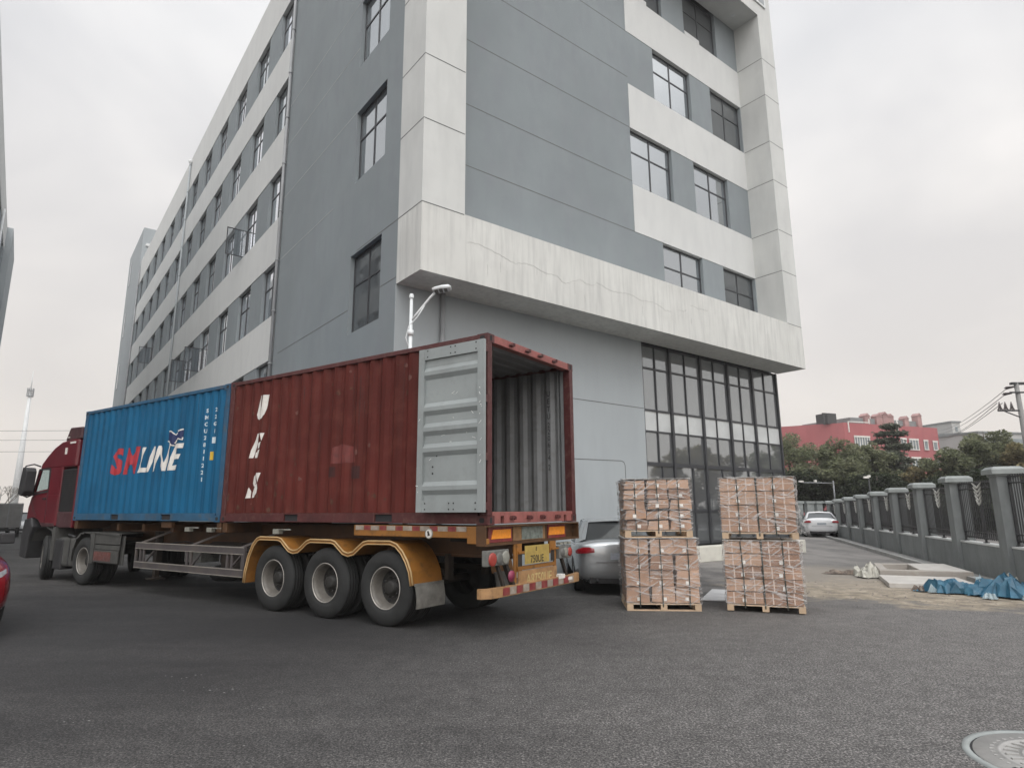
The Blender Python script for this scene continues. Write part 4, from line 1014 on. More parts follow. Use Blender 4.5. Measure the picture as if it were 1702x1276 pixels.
lt = MB(); lt.box(13.0, 13.1, y0c-.029, y0c-.015, 3.44, 3.465); lt.box(12.55, 12.85, y0c, y0c+.012, 3.28, 3.325); lt.box(12.98, 13.08, y0c, y0c+.012, 3.03, 3.19); pieces(lt, 'marker_light', M_['white_paint'], tk)
ai = MB()
ai.box(12.30, 13.14, y0c-.04, y0c-.5, 1.62, 2.66); ai.box(12.30, 13.14, y1c+.04, y1c+.5, 1.62, 2.66)
z = 1.66
while z < 2.62: ai.box(12.32, 13.10, y0c-.04, y0c-.012, z, z+.025); z += .05
pieces(ai, 'air_intake_grille', M_['plastic'], tk)
sf = MB(); sf.box(12.22, 12.30, y0c, y0c-.5, 1.25, 2.72); sf.box(13.10, 13.16, y0c, y0c-.3, 1.3, 2.72); sf.box(12.22, 12.30, y1c, y1c+.5, 1.25, 2.72); pieces(sf, 'side_fairing', M_['cab_red'], tk, bevel=.015)
sk = MB(); sk.prism([(12.3, 1.62), (13.14, 1.62), (13.14, 1.28), (12.9, 1.24), (12.3, 1.26)], 'y', y0c-.35, y0c-.01); sk.box(13.2, 13.95, y0c-.3, y0c+.004, 1.26, 1.36)
sk.build('side_skirt', M_['cab_dull'], tk, bevel=.02)
bm_ = MB(); bm_.prism([(14.62, .46), (14.98, .50), (15.04, 1.0), (14.94, 1.44), (14.55, 1.48), (14.42, 1.25), (14.55, .9)], 'y', y1c-.03, y0c+.03)
bm_.build('front_bumper', M_['plastic'], tk, bevel=.03)
mg = MB(); prof = [(13.02+.0, .62), (13.06, .95), (13.25, 1.18), (13.55, 1.25), (13.95, 1.25), (14.2, 1.12), (14.34, .9)]
for (a, b), (c, d) in zip(prof, prof[1:]):
    for ya, yb in ((0, -.42), (-Wd, -Wd+.42)): mg.quad((a, ya, b), (c, ya, d), (c, yb, d), (a, yb, b))
mg.box(13.0, 13.16, -.0, -.42, .48, 1.26); mg.box(13.0, 13.16, -Wd, -Wd+.42, .48, 1.26); pieces(mg, 'front_mudguard', M_['dusty_grey'], tk)
chs = MB()
for y in (-.80, -1.58): chs.box(10.0, 14.6, y-.06, y, .78, 1.05)
chs.box(10.3, 11.9, -.6, -1.84, 1.05, 1.16); chs.box(12.5, 14.3, -.75, -1.7, .55, 1.3); chs.build('chassis_rail', M_['chassis'], tk)
ft = MB(); ft.box(11.98, 12.92, -.04, -.62, .36, 1.02); ft.build('fuel_tank', M_['dusty_grey'], tk, bevel=.06)
stt = MB()
for a in (12.2, 12.7): stt.box(a, a+.05, -.035, -.04, .4, 1.0)
stt.tube([(12.1, -.1, 1.04), (12.35, -.05, 1.09), (12.5, -.12, 1.04)], .025, 8); pieces(stt, 'tank_strap', M_['plastic'], tk)
bb_ = MB(); bb_.box(12.55, 12.98, -.01, -.3, .28, .98); bb_.build('step_box', M_['plastic'], tk, bevel=.03)
dc = MB(); arc = [(11.98, .50), (11.93, .78), (11.80, 1.02), (11.6, 1.14), (11.4, 1.17), (10.95, 1.17), (9.72, 1.15)]
for (a, b), (c, d) in zip(arc, arc[1:]):
    for ya, yb in ((.02, -.6), (-Wd-.02, -Wd+.6)): dc.quad((a, ya, b), (c, ya, d), (c, yb, d), (a, yb, b))
    dc.quad((a, .02, b), (c, .02, d), (c-.03 if c > 11.4 else c, .02, d-.05), (a-.05, .02, b-.02)) 
dc.prism([(10.94, 1.17), (11.1, 1.17), (11.02, .95), (11.0, .50), (10.86, .50), (10.86, 1.17)], 'y', -.03, .02)
dc.build('rear_mudguard', M_['dusty_grey'], tk)
rp = MB(); rp.box(9.72, 10.86, -.02, .0, .92, 1.15); rp.box(9.75, 10.86, -.03, -.005, .80, .90); rp.box(9.75, 10.86, -.02, .01, .53, .79); rp.box(9.68, 10.86, -.10, -.07, .5, 1.1)
rp.build('rear_side_panel', M_['dusty_grey'], tk, bevel=.008)
rs = MB(); rs.box(10.05, 10.84, .01, .014, .57, .76); rs.build('red_panel_sticker', paint('worn_red_sticker', (.12, .04, .035), .6, vs=9, var=.4, dirt=(.16, .13, .11), dirt_amt=.9, ds=14), tk)
wheel(tk, 11.42, 1, hub_out=False, yout=-.0); wheel(tk, 11.42, -1, hub_out=False, yout=-.0)
for side in (1, -1):
    w_ = wheel(tk, 13.68, side, dual=False, hub_out=True, yout=-.03); w_.rotation_euler = (0, 0, R(-17))
mi = MB()
mi.prism([(14.70, 2.76), (14.50, 2.74), (14.42, 2.65), (14.46, 2.14), (14.58, 2.02), (14.82, 2.08)], 'y', .06, .29)
mio = mi.build('side_mirror', M_['plastic'], tk, bevel=.02)
arm = MB(); arm.tube([(14.45, y0c, 2.78), (14.55, .10, 2.84), (14.75, .20, 2.80), (14.8, .22, 2.7)], .018, 8); arm.tube([(14.75, y0c, 2.06), (14.78, .08, 2.0), (14.85, .22, 2.08)], .018, 8); arm.build('mirror_arm', M_['plastic'], mio)
mi2 = MB(); mi2.prism([(15.08, 2.72), (14.86, 2.70), (14.78, 2.62), (14.84, 2.16), (14.98, 2.06), (15.22, 2.10)], 'y', -Wd-.40, -Wd-.16); mi2.build('side_mirror', M_['plastic'], tk, bevel=.02)
st_ = MB(); st_.tube([(13.95, -.55, 2.02), (13.98, -.55, 2.28)], .02, 6); st_.box(13.2, 13.4, -.35, -.75, 1.9, 2.35); st_.tube([(14.35+.2*math.cos(t_/10*6.283), -.6+.2*math.sin(t_/10*6.283), 2.2+.08*math.cos(t_/10*6.283)) for t_ in range(11)], .018, 6)
st_.build('seat_and_wheel', M_['plastic'], tk)

# ------------------------------------------------------------------ street lamp between the lorry and the wall
M_['lamp_white'] = paint('white_lamp_paint', (.66, .69, .70), .4, vs=3, var=.06)
sl1 = thing('street_lamp', 'white street lamp rising behind the red container under the concrete overhang', 'street lamp', (-2.18, 12.95, 0))
p = MB(); p.tube([(0, 0, 0), (0, 0, 6.15)], [.075, .034], 12); p.lathe([(.052, 0), (.052, .06), (.035, .10), (0, .11)], (0, 0, 6.14), 'z', 12); p.tube([(0, 0, 5.3), (0, 0, 5.42)], .062, 12); p.build('pole', M_['lamp_white'], sl1)
p = MB(); p.tube([(0, 0, 5.62), (.16, -.03, 5.82), (.42, -.10, 6.12), (.52, -.13, 6.22)], .028, 8); p.tube([(-.02, 0, 5.0), (-.1, -.02, 5.25), (-.04, -.02, 5.5), (.16, -.05, 5.72), (.3, -.08, 5.95)], .014, 6); p.build('arm', M_['lamp_white'], sl1)
p = MB(); c_ = Vector((.66, -.15, 6.30))
def lampring(s, dz): return [(c_.x-.19*s, c_.y-.13*s, c_.z-.03+dz), (c_.x+.02, c_.y-.16*s, c_.z+dz), (c_.x+.22*s, c_.y-.10*s, c_.z+.03+dz), (c_.x+.22*s, c_.y+.10*s, c_.z+.03+dz), (c_.x+.02, c_.y+.16*s, c_.z+dz), (c_.x-.19*s, c_.y+.13*s, c_.z-.03+dz)]
r0, r1, r2 = lampring(.92, -.035), lampring(1, 0), lampring(.7, .045)
p.add(r0+r1+r2, [(5,4,3,2,1,0)]+[(i, (i+1) % 6, 6+(i+1) % 6, 6+i) for i in range(6)]+[(6+i, 6+(i+1) % 6, 12+(i+1) % 6, 12+i) for i in range(6)]+[(12,13,14,15,16,17)])
lh = p.build('lamp_head', M_['lamp_white'], sl1)
p = MB()
for i in range(3):
    k = -.10+i*.10; p.box(c_.x+k-.035, c_.x+k+.035, c_.y-.10, c_.y+.10, c_.z-.05+k*.15, c_.z-.038+k*.15)
p.build('led_panel', M_['lamp_box'], lh)

# ------------------------------------------------------------------ wrapped pallets of cartons
def carton_mat(name, c, seedscale):
    m = paint(name, c, .75, vs=3, var=.16, dirt=tuple(x*.62 for x in c), dirt_amt=.35, ds=5); return m
CM = [carton_mat('carton_a', (.36, .22, .145), 1), carton_mat('carton_b', (.42, .27, .185), 1), carton_mat('carton_c', (.27, .155, .10), 1)]
M_['wood'] = paint('pallet_wood', (.50, .37, .25), .8, vs=6, var=.22, dirt=(.28, .2, .13), dirt_amt=.4, ds=12)
M_['strap'] = paint('dark_green_strap', (.03, .034, .026), .5)
M_['tape'] = paint('pale_tape', (.56, .45, .38), .35, vs=9, var=.1)
M_['label'] = paint('paper_label', (.72, .70, .66), .6, vs=20, var=.1)
def film():
    m, N, L, B = newmat('stretch_film')
    t = N.new('ShaderNodeTexCoord')
    def streaks(rot, sc, stretch, lo, hi):
        a = N.new('ShaderNodeMapping'); a.vector_type = 'TEXTURE'; a.inputs['Rotation'].default_value = rot; a.inputs['Scale'].default_value = tuple(1/q for q in stretch)
        L.new(t.outputs['Object'], a.inputs['Vector'])
        n = N.new('ShaderNodeTexNoise'); n.inputs['Scale'].default_value = sc; n.inputs['Detail'].default_value = 4; n.inputs['Roughness'].default_value = .6; n.inputs['Distortion'].default_value = .7
        L.new(a.outputs[0], n.inputs['Vector'])
        r = N.new('ShaderNodeMapRange'); r.inputs['From Min'].default_value = lo; r.inputs['From Max'].default_value = hi; L.new(n.outputs['Fac'], r.inputs['Value']); return r.outputs[0], n.outputs['Fac']
    s1, n1_ = streaks((0, R(14), 0), 2.0, (1, 1, 13), .51, .64)
    s2, n2_ = streaks((0, R(-34), 0), 2.3, (1, 1, 12), .53, .66)
    mx_ = N.new('ShaderNodeMath'); mx_.operation = 'MAXIMUM'; L.new(s1, mx_.inputs[0]); L.new(s2, mx_.inputs[1])
    al = N.new('ShaderNodeMath'); al.operation = 'MULTIPLY_ADD'; al.inputs[1].default_value = .46; al.inputs[2].default_value = .06; L.new(mx_.outputs[0], al.inputs[0])  # pale streaks put the film's wrinkle highlights into its opacity
    B.inputs['Base Color'].default_value = (.80, .79, .78, 1); B.inputs['Roughness'].default_value = .22; B.inputs['Specular IOR Level'].default_value = .6
    ad = N.new('ShaderNodeMath'); ad.operation = 'ADD'; L.new(n1_, ad.inputs[0]); L.new(n2_, ad.inputs[1])
    bump(N, L, B, ad.outputs[0], 1.0, .06)
    tr_ = N.new('ShaderNodeBsdfTransparent'); mm = N.new('ShaderNodeMixShader')
    L.new(al.outputs[0], mm.inputs[0]); L.new(tr_.outputs[0], mm.inputs[1]); L.new(B.outputs[0], mm.inputs[2]); L.new(mm.outputs[0], N['Material Output'].inputs['Surface'])
    return m
M_['film'] = film()
def pallet_load(label, loc, rz, W, Dp, nx, nd, rows_, ch, straps, seed, blocks=True, mess=1):
    """wooden pallet with strapped cartons; local X to the right, Y away, origin front-left bottom"""
    rr = random.Random(seed)
    r = thing('wrapped_pallet', label, 'pallet', loc, rz, 'film-wrapped pallets of cartons')
    ph = .125
    b = MB()
    for i in range(3):
        x = (W-.10)*i/2
        for j in range(3): b.box(x, x+.10, (Dp-.10)*j/2, (Dp-.10)*j/2+.10, .018, .095)
    if blocks:
        for i in range(3): b.box((W-.10)*i/2, (W-.10)*i/2+.10, .002, Dp-.002, 0, .018)
        b.box(.1, W-.1, .002, .095, .0, .016)
    for j in range(6): b.box(0, W, j*(Dp-.11)/5, j*(Dp-.11)/5+.11, .097, ph-.01)
    b.build('pallet_base', M_['wood'], r)
    cw_, cd = W/nx, Dp/nd
    for k in range(rows_):
        for i in range(nx):
            for j in range(nd):
                if 0 < i < nx-1 and 0 < j < nd-1 and k < rows_-1: continue
                jx, jy = rr.uniform(-.012, .012)*mess, rr.uniform(-.014, .010)*mess
                x0, y0_, z0 = i*cw_+.006+jx, j*cd+.006+jy, ph+k*ch
                x1, y1_, z1 = x0+cw_-.012-rr.uniform(0, .010), y0_+cd-.012, z0+ch-.006-rr.uniform(0, .004)
                c = MB(); sag = rr.uniform(0, .022)*mess; zj = rr.uniform(-.012, .010)*mess; z1 += zj; tl = rr.uniform(-.014, .014)*mess
                c.add([(x0, y0_, z0+max(0, tl)), (x1, y0_, z0+max(0, -tl)), (x1, y1_, z0), (x0, y1_, z0), (x0+sag, y0_+sag*.6, z1-sag*.5), (x1-rr.uniform(0, .012), y0_+rr.uniform(0, .012), z1), (x1, y1_, z1), (x0, y1_, z1)],
                      [(3,2,1,0),(4,5,6,7),(0,1,5,4),(1,2,6,5),(2,3,7,6),(3,0,4,7)])
                ci = rr.choice((0, 0, 1, 1, 2)); c.mi = 1
                if j == 0:
                    for fx in ((.22, .74) if nx == 2 else ()):
                        xx = x0+(x1-x0)*fx+rr.uniform(-.02, .02); c.box(xx-.010, xx+.010, y0_-.003, y0_+.012, z0+.004, z1-.004)
                    if nx == 2 or rr.random() < .4: c.box(x0+.004, x1-.004, y0_-.0025, y0_+.012, z0+ch*.5-.006, z0+ch*.5+.006)
                if i == nx-1:
                    yy_ = (y0_+y1_)/2; c.box(x1-.012, x1+.003, yy_-.012, yy_+.012, z0+.004, z1-.004)
                co = c.build('carton', [CM[ci], M_['tape']], r)
                if j == 0 and (rr.random() < .85):
                    sx_ = x0+(x1-x0)*(.45 if nx == 3 else .42)+rr.uniform(-.03, .03)
                    l = MB(); l.box(sx_, sx_+.055, y0_-.0065, y0_-.0035, z0+.03, z0+.085); l.build('label', M_['label'], co)
    top = ph+rows_*ch
    s = MB()
    for f in straps:
        x = W*f; pts = [(x, -.012, .06), (x+rr.uniform(-.01, .01), -.016, top*.5), (x+rr.uniform(-.012, .012), -.014, top-.01)]
        for a, b_ in zip(pts, pts[1:]): s.beam(a, b_, .016, .004) if False else s.quad((a[0]-.009, a[1], a[2]), (a[0]+.009, a[1], a[2]), (b_[0]+.009, b_[1], b_[2]), (b_[0]-.009, b_[1], b_[2]))
        s.quad((x-.009, -.012, top+.006), (x+.009, -.012, top+.006), (x+.009, Dp+.012, top+.006), (x-.009, Dp+.012, top+.006))
        s.quad((x-.009, Dp+.014, .05), (x+.009, Dp+.014, .05), (x+.009, Dp+.014, top), (x-.009, Dp+.014, top))
    for f in (.3, .7):
        for x in (-.014, W+.014): s.quad((x, Dp*f-.009, .05), (x, Dp*f+.009, .05), (x, Dp*f+.009, top), (x, Dp*f-.009, top))
    s.build('strap', M_['strap'], r)
    tpn = MB(); tpn.box(-.012, W+.012, -.012, Dp+.012, top+.002, top+.005); tpn.build('top_sheet', M_['label'], r)
    # stretch film with wrinkles, a closed skirt round the load
    fm = MB(); fm.smooth = True; nz, per = 26, []
    nW, nD = 30, 24
    for i in range(nW): per.append((i/nW*W, 0, 0, -1))
    for i in range(nD): per.append((W, i/nD*Dp, 1, 0))
    for i in range(nW): per.append((W-i/nW*W, Dp, 0, 1))
    for i in range(nD): per.append((0, Dp-i/nD*Dp, -1, 0))
    n = len(per); vs = []; ph_ = [rr.uniform(0, 6.28) for _ in range(8)]
    for kz in range(nz+1):
        z = .10+(top-.09)*kz/nz
        for q, (x, y, nx_, ny_) in enumerate(per):
            u = q/n*6.283
            w = .016+.010*math.sin(5*u+z*9+ph_[0])+.008*math.sin(13*u-z*23+ph_[1])+.006*math.sin(29*u+z*41+ph_[2])+rr.uniform(-.004, .004)
            w = max(.006, w)
            vs.append((x+nx_*w+(.008 if x >= W else -.008 if x <= 0 else 0), y+ny_*w, z))
    fs = [(k*n+q, k*n+(q+1) % n, (k+1)*n+(q+1) % n, (k+1)*n+q) for k in range(nz) for q in range(n)]
    fm.add(vs, fs); fm.build('stretch_film', M_['film'], r)
    return r, top
def place(lx, ly, z, rz, **k): return pallet_load(k.pop('label'), (lx, ly, z), rz, **k)
a1 = math.atan2(-.10, 1.16)
_, t1 = place(1.845, 10.60, 0, a1, label='lower pallet of the left stack, four rows of hazy wrapped cartons', W=1.18, Dp=1.10, nx=3, nd=3, rows_=4, ch=.253, straps=(.18, .49, .85), seed=1, mess=1.3)
place(1.86, 10.61, t1+.012, a1, label='upper pallet of the left stack, five thin rows of cartons beside the silver car', W=1.10, Dp=1.08, nx=3, nd=3, rows_=5, ch=.166, straps=(.17, .5, .82), seed=2, mess=1.6)
a2 = math.atan2(-.43, 1.1)
_, t2 = place(3.43, 10.49, 0, a2, label='lower pallet of the right stack, even brown cartons above a bare block base', W=1.15, Dp=1.10, nx=2, nd=2, rows_=5, ch=.195, straps=(.24, .5, .78), seed=3, blocks=False, mess=.5)
place(3.43, 10.49, t2+.012, a2, label='upper pallet of the right stack, pale flat sheet on top and torn film', W=1.15, Dp=1.08, nx=2, nd=2, rows_=4, ch=.218, straps=(.24, .5, .72), seed=4, blocks=False, mess=.5)
# loose corner of film at the right stack
tf = MB(); tf.smooth = True
c2, s2_ = math.cos(a2), math.sin(a2)
def P2(x, y, z): return (3.43+x*c2-y*s2_, 10.49+x*s2_+y*c2, z)
rr = random.Random(77); gr = []
for i in range(9):
    for j in range(7):
        u, v = i/8, j/6
        z = t2+.14+v*.62; x = 1.17+(1-v)**1.6*.20*u+.012*math.sin(9*u+7*v)+rr.uniform(-.008, .008)
        gr.append(P2(x, -.02+u*.5-(1-v)*.08, z-(1-v)*u*.10))
tf.add(gr, [(i*7+j, (i+1)*7+j, (i+1)*7+j+1, i*7+j+1) for i in range(8) for j in range(6)])
tag(tf.build('loose_film', M_['film']), 'loose flap of clear film hanging off the right pallet stack', 'plastic film')

# ------------------------------------------------------------------ cars
def car_paint(name, c, metal=.0, rough=.3): return paint(name, c, rough, metal=metal, vs=1, var=.03, coat=1.0)
M_['silver'] = car_paint('silver_car_paint', (.40, .42, .43), .5, .26)
M_['car_white'] = car_paint('white_car_paint', (.72, .73, .74), 0, .3)
M_['car_red'] = car_paint('metallic_red_paint', (.21, .008, .014), .3, .25)
M_['tail_red'] = paint('red_car_lens', (.33, .012, .02), .15, vs=20, var=.25, coat=1)
M_['head_clear'] = paint('headlamp_lens', (.36, .38, .40), .12, vs=9, var=.25, coat=1)
M_['plate_white'] = paint('pale_plate', (.35, .38, .42), .5, vs=20, var=.15)
M_['alloy'] = paint('alloy_wheel', (.42, .43, .44), .3, metal=.6)
def sedan(label, loc, rz, body, Lc=4.6, Wc=1.80, Hc=1.43, group=None, slim_tail=False):
    """local X from tail (0) to nose (Lc), Y across, origin at the tail centre on the ground"""
    r = thing('parked_car', label, 'car', loc, rz, group)
    hw = Wc/2
    # (x, half width, z bottom, z shoulder, z top)
    S = [(.0, .60, .42, .80, .86), (.05, .74, .30, .93, .985), (.16, .82, .24, .98, 1.035), (.45, .875, .20, .97, 1.05), (.80, .893, .18, .955, 1.04), (1.3, .90, .17, .94, .99), (2.2, .90, .17, .92, .96),
         (3.0, .90, .17, .90, .94), (3.5, .895, .18, .86, .97), (4.0, .875, .20, .80, .90), (4.32, .83, .22, .72, .81), (4.50, .74, .25, .62, .72), (4.58, .62, .34, .52, .58)]
    b = MB(); b.smooth = True; ring = 14; vs = []
    for x, w, zb, zs, zt in S:
        x *= Lc/4.6; k = hw/.90; w *= k
        half = [(0, zb), (w*.82, zb), (w*.97, zb+.08), (w*1.0, zb+(zs-zb)*.5), (w*.985, zs-.06), (w*.93, zs), (w*.55, zt-.004), (0, zt)]
        pts = half+[(-y, z) for y, z in half[-2:0:-1]]
        vs += [(x, y, z) for y, z in pts]
    n = len(pts); m = len(S)
    fs = [(i*n+q, i*n+(q+1) % n, (i+1)*n+(q+1) % n, (i+1)*n+q) for i in range(m-1) for q in range(n)]
    fs += [list(range(n))[::-1], [(m-1)*n+q for q in range(n)]]
    b.add(vs, fs); bo = b.build('body', body, r, fixn=True)
    su_ = bo.modifiers.new('s', 'SUBSURF'); su_.levels = su_.render_levels = 2
    # wheel arches cut by cylinders
    ax_ = (.93*Lc/4.6, 3.68*Lc/4.6)
    cut = MB()
    for x in ax_: cut.lathe([(0, -1.2), (.345, -1.2), (.345, 1.2), (0, 1.2)], (x, 0, .33), 'y', 32)
    cuo = cut.build('cutter', M_['plastic'], r, fixn=True)
    # keep a solid underbody between the arches: cut only outer 25 cm
    core = MB(); core.box(.35, Lc-.3, -hw+.26, hw-.26, .22, .60); 
    bl = bo.modifiers.new('b', 'BOOLEAN'); bl.operation = 'DIFFERENCE'; bl.object = cuo; bl.solver = 'EXACT'
    dg = bpy.context.evaluated_depsgraph_get(); dg.update()
    me = bpy.data.meshes.new_from_object(bo.evaluated_get(dg)); bo.modifiers.clear(); bo.data = me
    bpy.data.objects.remove(cuo)
    core.build('underbody', M_['plastic'], r)
    # cabin: glass block plus roof skin and pillars
    kx = Lc/4.6; gb_ = [(.55, .72, 1.02), (1.25, .60, Hc-.035), (1.75, .60, Hc-.01), (2.35, .60, Hc-.03), (3.35, .74, .93)]
    G = [(.42, .74, 1.0), (1.15, .585, Hc-.055), (1.7, .60, Hc-.015), (2.3, .59, Hc-.03), (3.42, .76, .93)]
    g_ = MB(); vs = []
    for x, w, z in G:
        vs += [(x*kx, -w*hw/.9, z), (x*kx, w*hw/.9, z)]
    for x in (.42, 1.15, 1.7, 2.3, 3.42):
        i = (.42, 1.15, 1.7, 2.3, 3.42).index(x); wb_ = (.74, .835, .845, .84, .76)[i]
        vs += [(x*kx, -wb_*hw/.9, .93), (x*kx, wb_*hw/.9, .93)]
    fs = []
    for i in range(4):
        a, c = 2*i, 2*i+2
        fs += [(a, a+1, c+1, c), (a, c, 10+c, 10+a), (a+1, 11+a, 11+c, c+1)]
    g_.add(vs, fs); g_.build('window_glass', M_['car_glass'], r, fixn=True)
    rf = MB(); rf.smooth = True; q = []
    Rf = [(1.06, .595, Hc-.075), (1.2, .60, Hc-.025), (1.45, .61, Hc-.002), (1.8, .61, Hc+.004), (2.15, .605, Hc-.006), (2.42, .595, Hc-.04)]
    for x, w, z in Rf:
        w *= hw/.9; q += [(x*kx, -w-.022, z-.045), (x*kx, -w*.86, z), (x*kx, 0, z+.022), (x*kx, w*.86, z), (x*kx, w+.022, z-.045)]
    rf.add(q, [(i*5+k, i*5+k+1, (i+1)*5+k+1, (i+1)*5+k) for i in range(len(Rf)-1) for k in range(4)])
    for s in (-1, 1):
        k = s*hw/.9
        rf.smooth = False
        rf.prism([(.30*kx, .97), (.74*kx, .97), (1.34*kx, Hc-.05), (1.10*kx, Hc-.05)], 'y', k*.63-.01, k*.63+.01) if False else None
        # C pillar, B pillar, A pillar as strips following the glass
        def strip(p, q_, r_, t): rf.add([p, q_, r_, t], [(0, 1, 2, 3)])
        o_ = .012*s
        strip((.36*kx, k*.765+o_, .985), (.80*kx, k*.83+o_, .95), (1.48*kx, k*.605+o_, Hc-.04), (1.10*kx, k*.595+o_, Hc-.06))
        strip((.36*kx, k*.765+o_, .985), (1.10*kx, k*.595+o_, Hc-.06), (1.09*kx, k*.535, Hc-.058), (.33*kx, k*.66, 1.03))
        strip((3.46*kx, k*.78+o_, .925), (3.36*kx, k*.80+o_, .93), (2.30*kx, k*.605+o_, Hc-.045), (2.40*kx, k*.595+o_, Hc-.05))
    rf.build('roof', body, r)
    pb = MB()
    for s in (-1, 1):
        k = s*hw/.9; o_ = .012*s; pb.quad((2.0*kx, k*.845+o_, .935), (2.08*kx, k*.845+o_, .935), (1.98*kx, k*.605+o_, Hc-.03), (1.9*kx, k*.605+o_, Hc-.03))
    pb.build('door_pillar', M_['plastic'], r)
    # lower bumper, plate, lamps, wheels, mirrors
    lb = MB(); lb.box(.06, .25, -.62*hw/.9, .62*hw/.9, .22, .37); lb.tube([(.0, .48, .27), (.15, .48, .27)], .035, 10); lb.tube([(.0, -.48, .27), (.15, -.48, .27)], .035, 10)
    lb.box(Lc-.2, Lc-.03, -.55, .55, .24, .42); lb.build('lower_bumper', M_['plastic'], r)
    pt = MB(); pt.box(.0, .02, -.22, .22, .66, .78); pt.build('number_plate', M_['plate_white'], r)
    for s in (-1, 1):
        t = MB(); t.smooth = True; k = hw/.9
        pr = [(.52, .80, -.012, .0), (.62, .81, .0, .01), (.74, .80, .035, .0), (.83, .78, .12, .0), (.868, .77, .22, .0)]
        vv = []
        for y, zc, x, _ in pr:
            hh = .035 if y < .55 else .055 if y < .8 else .045 if y < .85 else .02
            vv += [(x-.012, s*y*k, zc+.03-hh), (x-.022, s*y*k, zc+.03), (x-.0, s*y*k, zc+.03+hh)]
        t.add(vv, [(i*3+j, i*3+3+j, i*3+4+j, i*3+1+j) for i in range(4) for j in range(2)])
        t.build('tail_light', M_['tail_red'], r, fixn=True)
        h = MB(); h.smooth = True; vv = []
        for y, x, z in ((.46, 4.545, .60), (.58, 4.51, .625), (.68, 4.44, .65), (.74, 4.36, .67)):
            vv += [(x*kx+.0, s*y*k, z-.05), (x*kx+.012, s*y*k, z), (x*kx-.03, s*y*k, z+.05)]
        h.add(vv, [(i*3+j, i*3+3+j, i*3+4+j, i*3+1+j) for i in range(3) for j in range(2)]); h.build('headlight', M_['head_clear'], r, fixn=True)
        mm_ = MB(); mm_.box(3.05*kx, 3.13*kx, s*(hw+.02), s*(hw+.2), .95, 1.08); mm_.box(3.08*kx, 3.12*kx, s*(hw-.06), s*(hw+.02), .94, .97); mm_.build('side_mirror', body if not slim_tail else M_['plastic'], r, bevel=.02)
        for x in ax_:
            w = bpy.data.objects.new('wheel', None); col.objects.link(w); w.parent = r; w.location = (x, s*(hw-.02), .325); w.empty_display_size = .1
            ty = MB(); ty.lathe([(rr2, -s*t2_) for rr2, t2_ in ((.215, .02), (.235, .0), (.29, .004), (.318, .03), (.325, .06), (.325, .16), (.318, .19), (.29, .21), (.215, .2))], (0, 0, 0), 'y', 32); ty.build('tyre', M_['tyre'], w)
            rm = MB(); rm.lathe([(.218, -s*.015), (.205, -s*.02), (.20, -s*.06), (.0, -s*.075)], (0, 0, 0), 'y', 28)
            for i in range(10):
                a_ = 2*math.pi*i/10; rm.beam((0, -s*.02, 0), (.205*math.cos(a_), -s*.018, .205*math.sin(a_)), .02, .03)
            rm.build('rim', M_['alloy'], w)
    # shut lines on the boot
    sh_ = MB(); sh_.box(-.006, .02, -.5, .5, .605, .613); sh_.build('boot_line', M_['plastic'], r)
    return r
sedan('silver saloon parked between the tail of the lorry and the left pallet stack', (2.09, 12.35, 0), R(88), M_['silver'], Lc=4.25, Wc=1.82, Hc=1.42, slim_tail=False)
sedan('white saloon seen from behind far down the lane by the end of the fence', (16.75, 34.6, 0), R(68), M_['car_white'], Lc=4.6, Wc=1.80, Hc=1.36)
rc_ = sedan('dark red car cut off by the left edge of the photo', (-10.75, 10.82, 0), R(-37.7), M_['car_red'], Lc=4.6, Wc=1.80, Hc=1.45, slim_tail=True); rc_.scale = (1, 1, 1.22)
sedan('white car facing the camera in the distance beside the red cab', (-39.7, 51.5, 0), R(-53), M_['car_white'], Lc=4.4, Wc=1.8, Hc=1.6, slim_tail=True)
# ------------------------------------------------------------------ boundary fence along the right
M_['fence_grey'] = paint('grey_fence_plaster', (.20, .215, .215), .85, vs=1.5, var=.12, streak=(5, .2, (.14, .15, .15), .6), dirt=(.13, .135, .135), dirt_amt=.5, ds=2, bumps=.15, bs=40)
M_['cap_grey'] = paint('fence_cap', (.26, .28, .275), .85, vs=3, var=.15, dirt=(.16, .17, .165), dirt_amt=.6, ds=5)
M_['coping'] = paint('white_coping', (.62, .63, .62), .8, vs=3, var=.1)
M_['iron'] = paint('dark_iron', (.022, .023, .025), .5, vs=4, var=.2)
M_['leaf_silver'] = paint('silver_leaf_ornament', (.46, .46, .43), .4, metal=.2, vs=9, var=.2)
FX, FY, FD = 10.8, 13.9, math.atan2(.94722, .3206)
fn = thing('boundary_fence', 'grey pillared wall with black railings and silver leaf ornaments along the right', 'fence', (FX, FY, 0), FD)
SP = 3.13
def FH(s): return 2.46-.0195*s
NP = 9
